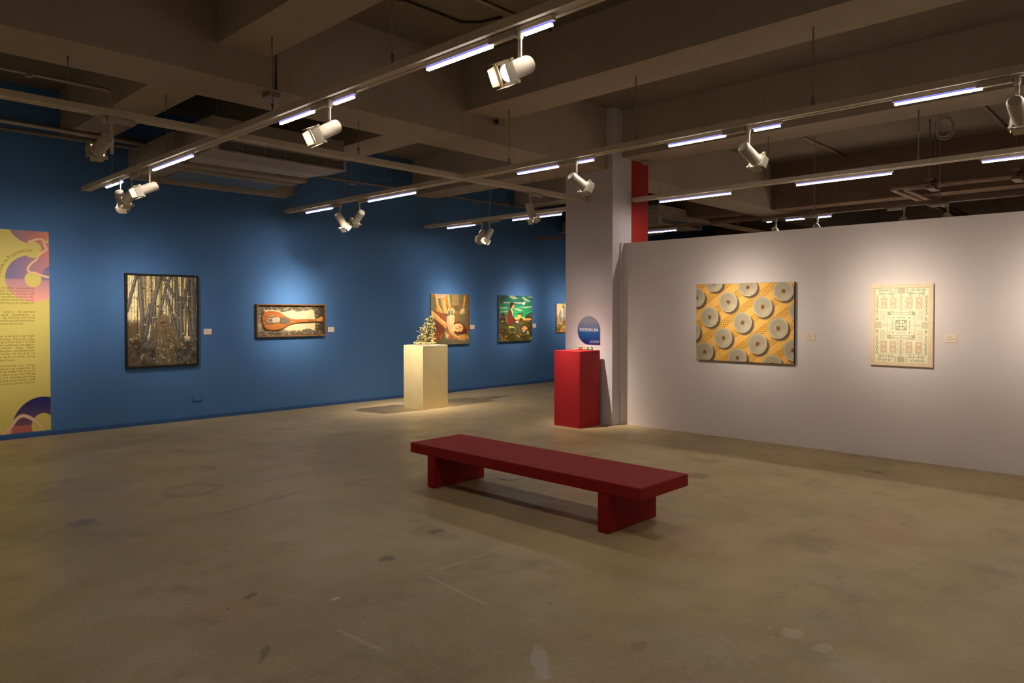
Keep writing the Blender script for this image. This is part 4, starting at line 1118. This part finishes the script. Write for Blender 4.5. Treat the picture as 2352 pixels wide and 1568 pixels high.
def paint_banner():
    # drawing space = the photographed crop, in picture pixels: x 0..118, y 510..1000 (rectified)
    r = Ras(170, 560, [(0, 524), (116, 531), (118, 988), (0, 998)], (212, 198, 108))
    r.X = r.U * 117.0; r.Y = 525 + r.V * 470.0
    r.Hm = homography([(0, 525), (117, 525), (117, 995), (0, 995)]); r.Hi = np.linalg.inv(r.Hm)
    yel = (212, 198, 108)
    def grad(mask, c0, c1, y0, y1, horiz=None):
        t = np.clip((r.Y - y0) / (y1 - y0), 0, 1)
        if horiz: t = np.clip((r.X - horiz[0]) / (horiz[1] - horiz[0]), 0, 1)
        c = np.array(c0) * (1 - t[..., None]) + np.array(c1) * t[..., None]
        r.C[mask] = c[mask]
    D = lambda cx, cy, rx, ry=None: np.hypot((r.X - cx) / rx, (r.Y - cy) / (ry or rx)) < 1
    lil, pnk = (140, 120, 152), (238, 150, 136)
    grad(D(78, 500, 56, 55), (140, 116, 138), (226, 132, 110), 0, 1, (30, 112))           # upper disc
    grad((r.X > 76) & (r.Y < 625) & (r.Y > 552), (150, 120, 150), (232, 138, 116), 0, 1, (72, 118))
    for m_ in (D(80, 566, 19, 17),): r.C[m_] = yel
    big = D(80, 636, 63, 55)
    grad(big & (r.Y < 638), (128, 116, 158), (200, 136, 140), 0, 1, (30, 118))
    grad(big & (r.Y >= 638), (186, 140, 152), (246, 168, 152), 638, 690)
    r.C[D(80, 571, 22, 17) & (r.Y < 588) & (r.X < 97)] = yel
    r.C[(r.Y > 553) & (r.Y < 585) & (r.X < 84) & ~big & ~D(78, 500, 56, 55)] = yel
    grad(D(126, 632, 26, 28) & (r.Y < 640), (118, 112, 158), (150, 126, 158), 606, 640)
    r.C[D(79, 638, 19, 18)] = yel
    rib = (222, 178, 140)
    def ribbon(pts, w):
        r.line(pts, w, rib); r.line([(x, y) for x, y in pts], w * .35, (238, 206, 172))
    sm = lambda P: [tuple(np.array(P[i]) * (1 - t) ** 2 + 2 * t * (1 - t) * np.array(P[i + 1]) + t * t * np.array(P[i + 2])) for i in range(0, len(P) - 2, 2) for t in np.linspace(0, 1, 8)]
    ribbon(sm([(70, 552), (88, 542), (100, 543), (108, 545), (106, 556), (116, 566), (108, 570), (92, 578), (88, 592), (66, 606), (68, 618), (72, 624), (84, 622), (98, 630), (117, 632)]), 5.5)
    low = D(98, 990, 72, 76)
    grad(low & (r.Y < 978), (32, 36, 104), (118, 84, 104), 914, 976)
    grad(low & (r.Y >= 978) & (r.X < 74), (190, 108, 100), (190, 104, 96), 970, 996)
    r.C[low & (r.Y >= 978) & (r.X >= 74)] = yel
    r.C[D(99, 982, 27, 29)] = yel
    ribbon(sm([(2, 998), (18, 990), (30, 972), (44, 950), (60, 957), (74, 963), (86, 976), (98, 986), (98, 998)]), 8.5)
    return r

# ------------------------------------------------------------------ pictures: objects
def wall_vec(wall):
    """wall 'B' = blue wall (faces -Y), 'W' = white partition (faces -X): origin maker, width direction, outward normal"""
    if wall == 'B': return (lambda s, d, z: (s, YB - d, z)), (1, 0, 0)
    return (lambda s, d, z: (7.97 - d, s, z)), (0, -1, 0)

def wbox(wall, s0, s1, d0, d1, z0, z1):
    a, b = min(s0, s1), max(s0, s1)
    return (a, b, YB - d1, YB - d0, z0, z1) if wall == 'B' else (7.97 - d1, 7.97 - d0, a, b, z0, z1)

def hang(name, label, wall, s0, s1, z0, z1, depth, ras, edge, frame=None, fw=0.03, gap=0.008, cat='painting'):
    P, ux = wall_vec(wall)
    t = thing(name, P((s0 + s1) / 2, 0, z0), label, cat)
    if frame is None:
        boxpart('stretched_canvas', wbox(wall, s0, s1, .012, depth - .001, z0, z1), edge, t, bev=.002)
        sg = 1 if s1 > s0 else -1
        sheet('painted_surface', ras, P(s0 + sg * .0015, depth, z1 - .0015), ux, abs(s1 - s0) - .003, z1 - z0 - .003, M['paint'], t)
    else:
        sg = 1 if s1 > s0 else -1
        boxpart('frame_rail', wbox(wall, s0, s1, 0, depth, z1 - fw, z1), frame, t, bev=.003)
        boxpart('frame_rail', wbox(wall, s0, s1, 0, depth, z0, z0 + fw), frame, t, bev=.003)
        boxpart('frame_stile', wbox(wall, s0, s0 + sg * fw, 0, depth, z0 + fw, z1 - fw), frame, t, bev=.003)
        boxpart('frame_stile', wbox(wall, s1 - sg * fw, s1, 0, depth, z0 + fw, z1 - fw), frame, t, bev=.003)
        boxpart('backing_board', wbox(wall, s0 + sg * fw, s1 - sg * fw, 0, depth - gap - .001, z0 + fw, z1 - fw), edge, t)
        sheet('painted_surface', ras, P(s0 + sg * fw, depth - gap, z1 - fw), ux, abs(s1 - s0) - 2 * fw, z1 - z0 - 2 * fw, M['paint'], t)
    return t

hang('framed_painting', 'black framed painting of a hooded figure in a grey forest', 'B', 3.232, 4.175, 0.766, 2.01, .045, paint_forest(), M['blackframe'], M['blackframe'], .026, .008)
pad = hang('framed_assemblage', 'brown box frame holding a wooden paddle with a carved hand', 'B', 5.02, 6.18, 1.127, 1.626, .060, paint_torn(), M['oak'], M['oak'], .022, .042, 'artwork')
hang('canvas_painting', 'unframed painting of reaching hands over a lying woman, behind the sculpture', 'B', 8.36, 9.31, 0.902, 1.835, .045, paint_hands(), M['canvas_edge'])
hang('canvas_painting', 'unframed painting of a man on a chair under a green sky', 'B', 10.12, 11.08, 0.912, 1.842, .050, paint_seated(), M['canvas_edge'])
hang('canvas_painting', 'small sandy mountain painting partly hidden by the column', 'B', 11.89, 12.78, 1.06, 1.69, .030, paint_mountain(), M['canvas_dark'])
hang('canvas_painting', 'wide yellow painting of grey bowls on a woven mat', 'W', 4.466, 3.254, 0.919, 1.841, .045, paint_bowls(), M['canvas_dark'])
hang('framed_print', 'pale framed print of a symmetric garden plan on the white wall', 'W', 2.462, 1.888, 0.955, 1.785, .030, paint_plan(), M['paleframe'], M['paleframe'], .040, .005, 'print')

# ---- the paddle in its box: real carved wood with a hand in relief
def q2w(x, y):                         # crop pixels of the box opening -> wall position
    hm = np.linalg.inv(homography([(290, 215), (1795, 225), (1795, 850), (285, 880)]))
    p = hm @ np.array([x, y, 1.0]); u, v = p[0] / p[2], p[1] / p[2]
    return 5.042 + u * 1.116, 1.604 - v * .455
def slab(pts, d0, d1, bev=.006):
    bm = bmesh.new()
    w = [q2w(*p) for p in pts]
    a = [bm.verts.new((x, YB - d0, z)) for x, z in w]; b = [bm.verts.new((x, YB - d1, z)) for x, z in w]
    n = len(w)
    fa = bm.faces.new(a); fb = bm.faces.new(b[::-1])
    for k in range(n): bm.faces.new((a[k], a[(k + 1) % n], b[(k + 1) % n], b[k]))
    if bev: bmesh.ops.bevel(bm, geom=list(fb.edges), offset=bev, segments=2, affect='EDGES')
    return bm
def wood(name, c0, c1):
    m, nt, b = new_mat(name); N, L = nt.nodes, nt.links
    tc = N.new('ShaderNodeTexCoord'); mp = N.new('ShaderNodeMapping'); mp.inputs['Scale'].default_value = (3, 3, 45)
    nz = N.new('ShaderNodeTexNoise'); nz.inputs['Scale'].default_value = 1.5; nz.inputs['Detail'].default_value = 4; nz.inputs['Distortion'].default_value = .6
    cr = N.new('ShaderNodeValToRGB'); cr.color_ramp.elements[0].position = .3; cr.color_ramp.elements[1].position = .7
    cr.color_ramp.elements[0].color = rgb(*c0); cr.color_ramp.elements[1].color = rgb(*c1)
    L.new(tc.outputs['Object'], mp.inputs['Vector']); L.new(mp.outputs[0], nz.inputs['Vector']); L.new(nz.outputs['Fac'], cr.inputs['Fac']); L.new(cr.outputs['Color'], b.inputs['Base Color'])
    b.inputs['Roughness'].default_value = .4
    return m
blade = [(385, 520), (392, 455), (415, 405), (450, 365), (510, 342), (600, 337), (700, 343), (775, 360), (850, 402), (905, 448), (960, 488), (1040, 515), (1130, 520), (1250, 515), (1440, 512), (1440, 582), (1250, 588),
         (1130, 592), (1040, 605), (975, 632), (925, 672), (870, 706), (810, 735), (740, 748), (620, 746), (500, 746), (455, 716), (425, 675), (400, 610)]
pd = part('paddle', slab(blade, .020, .048, .008), wood('paddle_wood', (150, 80, 32), (194, 122, 58)), pad)
part('paddle_handle', slab([(1436, 512), (1500, 516), (1560, 530), (1625, 524), (1625, 562), (1560, 572), (1500, 578), (1436, 583)], .022, .046, .006), wood('handle_wood', (96, 60, 28), (176, 112, 52)), pd)
bone = [(1610, 526), (1665, 508), (1700, 482), (1722, 466), (1752, 470), (1770, 492), (1762, 514), (1738, 528), (1752, 548), (1740, 568), (1712, 572), (1680, 560), (1610, 562)]
part('bone_end', slab(bone, .024, .050, .006), mat('bone_tip', rgb(196, 142, 72), .4, var=.15, scale=30), pd)
part('grey_cuff', slab([(790, 482), (880, 474), (945, 490), (1010, 530), (1010, 590), (950, 612), (830, 622), (790, 604)], .048, .053, .003), mat('grey_cuff_paint', rgb(108, 98, 82), .7, var=.3, scale=60), pd)
hm_ = mat('carved_hand_white', rgb(178, 166, 140), .6, var=.12, scale=50)
bm = bmesh.new()                                        # palm: rounded cushion, five tapering fingers
palm = [(785, 485), (720, 470), (640, 470), (598, 500), (580, 545), (590, 590), (640, 620), (720, 605), (785, 572)]
pw = [q2w(*p) for p in palm]
cx_, cz_ = sum(p[0] for p in pw) / len(pw), sum(p[1] for p in pw) / len(pw)
rings = []
for s, d in ((1, .048), (.97, .054), (.80, .060), (.45, .0625)):
    rings.append([bm.verts.new((cx_ + (x - cx_) * s, YB - d, cz_ + (z - cz_) * s)) for x, z in pw])
for a, b in zip(rings, rings[1:]):
    for k in range(len(pw)):
        f = bm.faces.new((a[k], a[(k + 1) % len(pw)], b[(k + 1) % len(pw)], b[k])); f.smooth = True
bm.faces.new(rings[-1])
hand = part('carved_hand', bm, hm_, pd)
for pts in ([(690, 478), (640, 450), (590, 446), (545, 464), (515, 475)], [(610, 500), (560, 505), (505, 515), (455, 522)], [(595, 530), (540, 538), (490, 548), (448, 556)],
            [(595, 560), (545, 570), (500, 580), (460, 588)], [(610, 590), (570, 596), (530, 602), (495, 606)]):
    bm = bmesh.new()
    w = [q2w(*p) for p in pts]; n = len(w)
    bm_tube(bm, [(x, YB - .0525 - .003 * math.sin(math.pi * i / n), z) for i, (x, z) in enumerate(w)], [.0115 - .006 * i / (n - 1) for i in range(n)], 10)
    part('finger', bm, hm_, hand)
boxpart('mounting_pin', (5.30, 5.312, YB - .048, YB - .018, 1.60 - .405, 1.60 - .397), M['lamp'], pad)

# ---- caption cards
for wall, s0, s1, z0, z1, what in (('B', 4.26, 4.37, 1.187, 1.268, 'forest painting'), ('B', 6.252, 6.362, 1.183, 1.263, 'paddle box frame'),
                                   ('B', 9.36, 9.472, 1.178, 1.258, 'reaching hands painting'), ('B', 11.145, 11.25, 1.177, 1.260, 'seated man painting'),
                                   ('W', 3.142, 3.040, 1.196, 1.274, 'yellow bowls painting'), ('W', 1.788, 1.690, 1.207, 1.284, 'garden plan print')):
    P, ux = wall_vec(wall)
    t = thing('caption_card', P((s0 + s1) / 2, 0, z0), 'small cream caption card beside the ' + what, 'caption card', 'caption cards on the walls')
    boxpart('card', wbox(wall, s0, s1, 0, .006, z0, z1), M['card'], t, bev=.001)
    sg = 1 if s1 > s0 else -1
    bm = bmesh.new()
    for k, (a, b) in enumerate(((.12, .55), (.12, .48), (.12, .80), (.12, .76), (.12, .62))):
        z = z1 - .018 - k * .0105
        bm_box(bm, *wbox(wall, s0 + sg * a * .108, s0 + sg * b * .108, .006, .0064, z, z + .0035))
    part('printed_lines', bm, M['cardink'], t)

# ---- yellow banner with printed text
BX0, BX1, BZ0, BZ1 = 0.60, 2.392, 0.066, 2.473
t = thing('wall_banner', (1.5, YB, BZ0), 'tall yellow printed banner with lilac and pink discs at the left edge', 'banner')
boxpart('vinyl_sheet', (BX0, BX1, YB - .004, YB, BZ0, BZ1), mat('yellow_vinyl', rgb(212, 198, 108), .5, var=.03), t)
sheet('printed_artwork', paint_banner(), (1.872, YB - .0048, BZ1 - .0005), (1, 0, 0), BX1 - 1.872 - .0005, BZ1 - BZ0 - .001, M['vinyl'], t)
def bpos(px, py):                      # picture px on the banner -> wall position
    return 1.872 + (px / 117.0) * (BX1 - 1.872), BZ1 - (py - 525) / 470.0 * (BZ1 - BZ0)
lines = [(658.5, 'in every form: another compelling'), (665.5, 'works both artistic. The journey turns'), (672, 'and this space heals both intimate and'), (679, 'voices with often-wordless emotions like'),
         (686, 'grief and joy are given room to simply'), (693, 'exist, not as weakness, but as an emblem of'),
         (713.5, 'is a collective   space.   Sustained'), (720.5, 'knowledge   and   awakens   a'), (727, 'deep reflection.  By inviting  personal'), (734, 'memory and recentering and emotional'), (741, 'in a sunburned world.'),
         (768, 'sa MAGIC ay simulan ng mga'), (775, 'tao at mapagmalay. Para sa mga'), (781.5, 'bata sa sariling nakaraan\u2014kung'), (788.5, 'ang matapat at walang hanggan,'),
         (795, 'tatlongpung-daan   ang   mga'), (802, 'loob, katungkulan, palahawak,'), (808.5, 'kalikasan. Sa halip na ituring na'), (815.5, 'lagi, palagiging lapat sa sarili, kung'), (823, 'sa dalamhati.'),
         (836, 'tayo sa espasyong ito. Ang'), (843, 'ang pagpapasyahan ng pagkilala sa'), (849.5, 'mabilad sa ating mga karanasan'), (856.5, 'na puwang para sa sariling'),
         (863, 'mga lahi ang ito upang muling'), (870, 'dito ang ating pamalas na'), (877, 'sa sandali sa maraming patutunguhan')]
items = []
for (y, s) in lines:
    short = y in (741, 823)
    w = .58 if not short else .30
    def fn(x, yy, y=y, w=w, short=short):
        X1, Z = bpos(81, y + (1.5 if y > 760 else 0))
        xr = X1 - w if not short else bpos(-30 if y > 760 else -12, 0)[0]
        return (xr + x, YB - .0053, Z - .012 + yy)
    items.append((s, .034, fn, w))
def arc(cx, cy, rad, a0, a1, body, size):
    X, Z = bpos(cx, cy)
    adv = [.5 if ch in 'l ' else (1.25 if ch in 'P' else 1.0) for ch in body]
    for k, ch in enumerate(body):
        if ch == ' ': continue
        a = a0 + (a1 - a0) * sum(adv[:k]) / max(sum(adv[:-1]), 1e-6)
        def fn(x, yy, a=a):
            ca, sa = math.cos(a), math.sin(a)
            tx, tz = sa, -ca                 # tangent (clockwise), radial = (ca, sa)
            return (X + ca * (rad + yy) + tx * x, YB - .0053, Z + sa * (rad + yy) + tz * x)
        items.append((ch, size, fn, None))
arc(80, 636, .325, math.radians(177), math.radians(95), 'Paloob na Paglalakbay', .052)
arc(80, 636, .50, math.radians(133), math.radians(133.1), 'YY', .075)
items.pop()
place(text_mesh(items, 'printed_text'), 'printed_text', t, M['print'])

# ---- round station sign on the column
t = thing('station_sign', (7.75, 5.99, 1.06), 'blue teardrop sign lettered STATION 04 on the column', 'sign')
cy_, cz2, rr = 5.990, 1.255, .192
pts = [(cy_ - rr, 1.063)] + [(cy_ - rr * math.cos(a), cz2 + rr * math.sin(a)) for a in np.linspace(0, 1.5 * math.pi, 60)]
bm = bmesh.new()
a = [bm.verts.new((7.75, y, z)) for y, z in pts]; b = [bm.verts.new((7.746, y, z)) for y, z in pts]
bm.faces.new(a); bm.faces.new(b[::-1])
for k in range(len(pts)): bm.faces.new((a[k], a[(k + 1) % len(pts)], b[(k + 1) % len(pts)], b[k]))
sm_, nt, bs = new_mat('blue_gradient_vinyl')
tc = nt.nodes.new('ShaderNodeTexCoord'); sp = nt.nodes.new('ShaderNodeSeparateXYZ'); mr = nt.nodes.new('ShaderNodeMapRange'); cr = nt.nodes.new('ShaderNodeValToRGB')
mr.inputs['From Min'].default_value = 0.0; mr.inputs['From Max'].default_value = .39
nt.links.new(tc.outputs['Object'], sp.inputs[0]); nt.links.new(sp.outputs[2], mr.inputs['Value']); nt.links.new(mr.outputs[0], cr.inputs[0]); nt.links.new(cr.outputs[0], bs.inputs['Base Color'])
cr.color_ramp.elements[0].color = rgb(0, 26, 104); cr.color_ramp.elements[0].position = .1
cr.color_ramp.elements[1].color = rgb(136, 140, 152); cr.color_ramp.elements[1].position = .85
e = cr.color_ramp.elements.new(.42); e.color = rgb(22, 84, 142)
bs.inputs['Roughness'].default_value = .5
part('sign_plate', bm, sm_, t)
def on_col(y0, z0): return lambda x, yy: (7.7455, y0 - x, z0 + yy)
items = [('STATION \u00d84', .060, on_col(6.150, 1.241), .315)]
place(text_mesh(items, 'lettering', .0012), 'lettering', t, M['whiteink'])
items = [('Touch and explore', .021, on_col(5.975, 1.106), .168), ('to the next station', .021, on_col(5.975, 1.086), .160)]
place(text_mesh(items, 'small_lettering'), 'small_lettering', t, M['whiteink'])
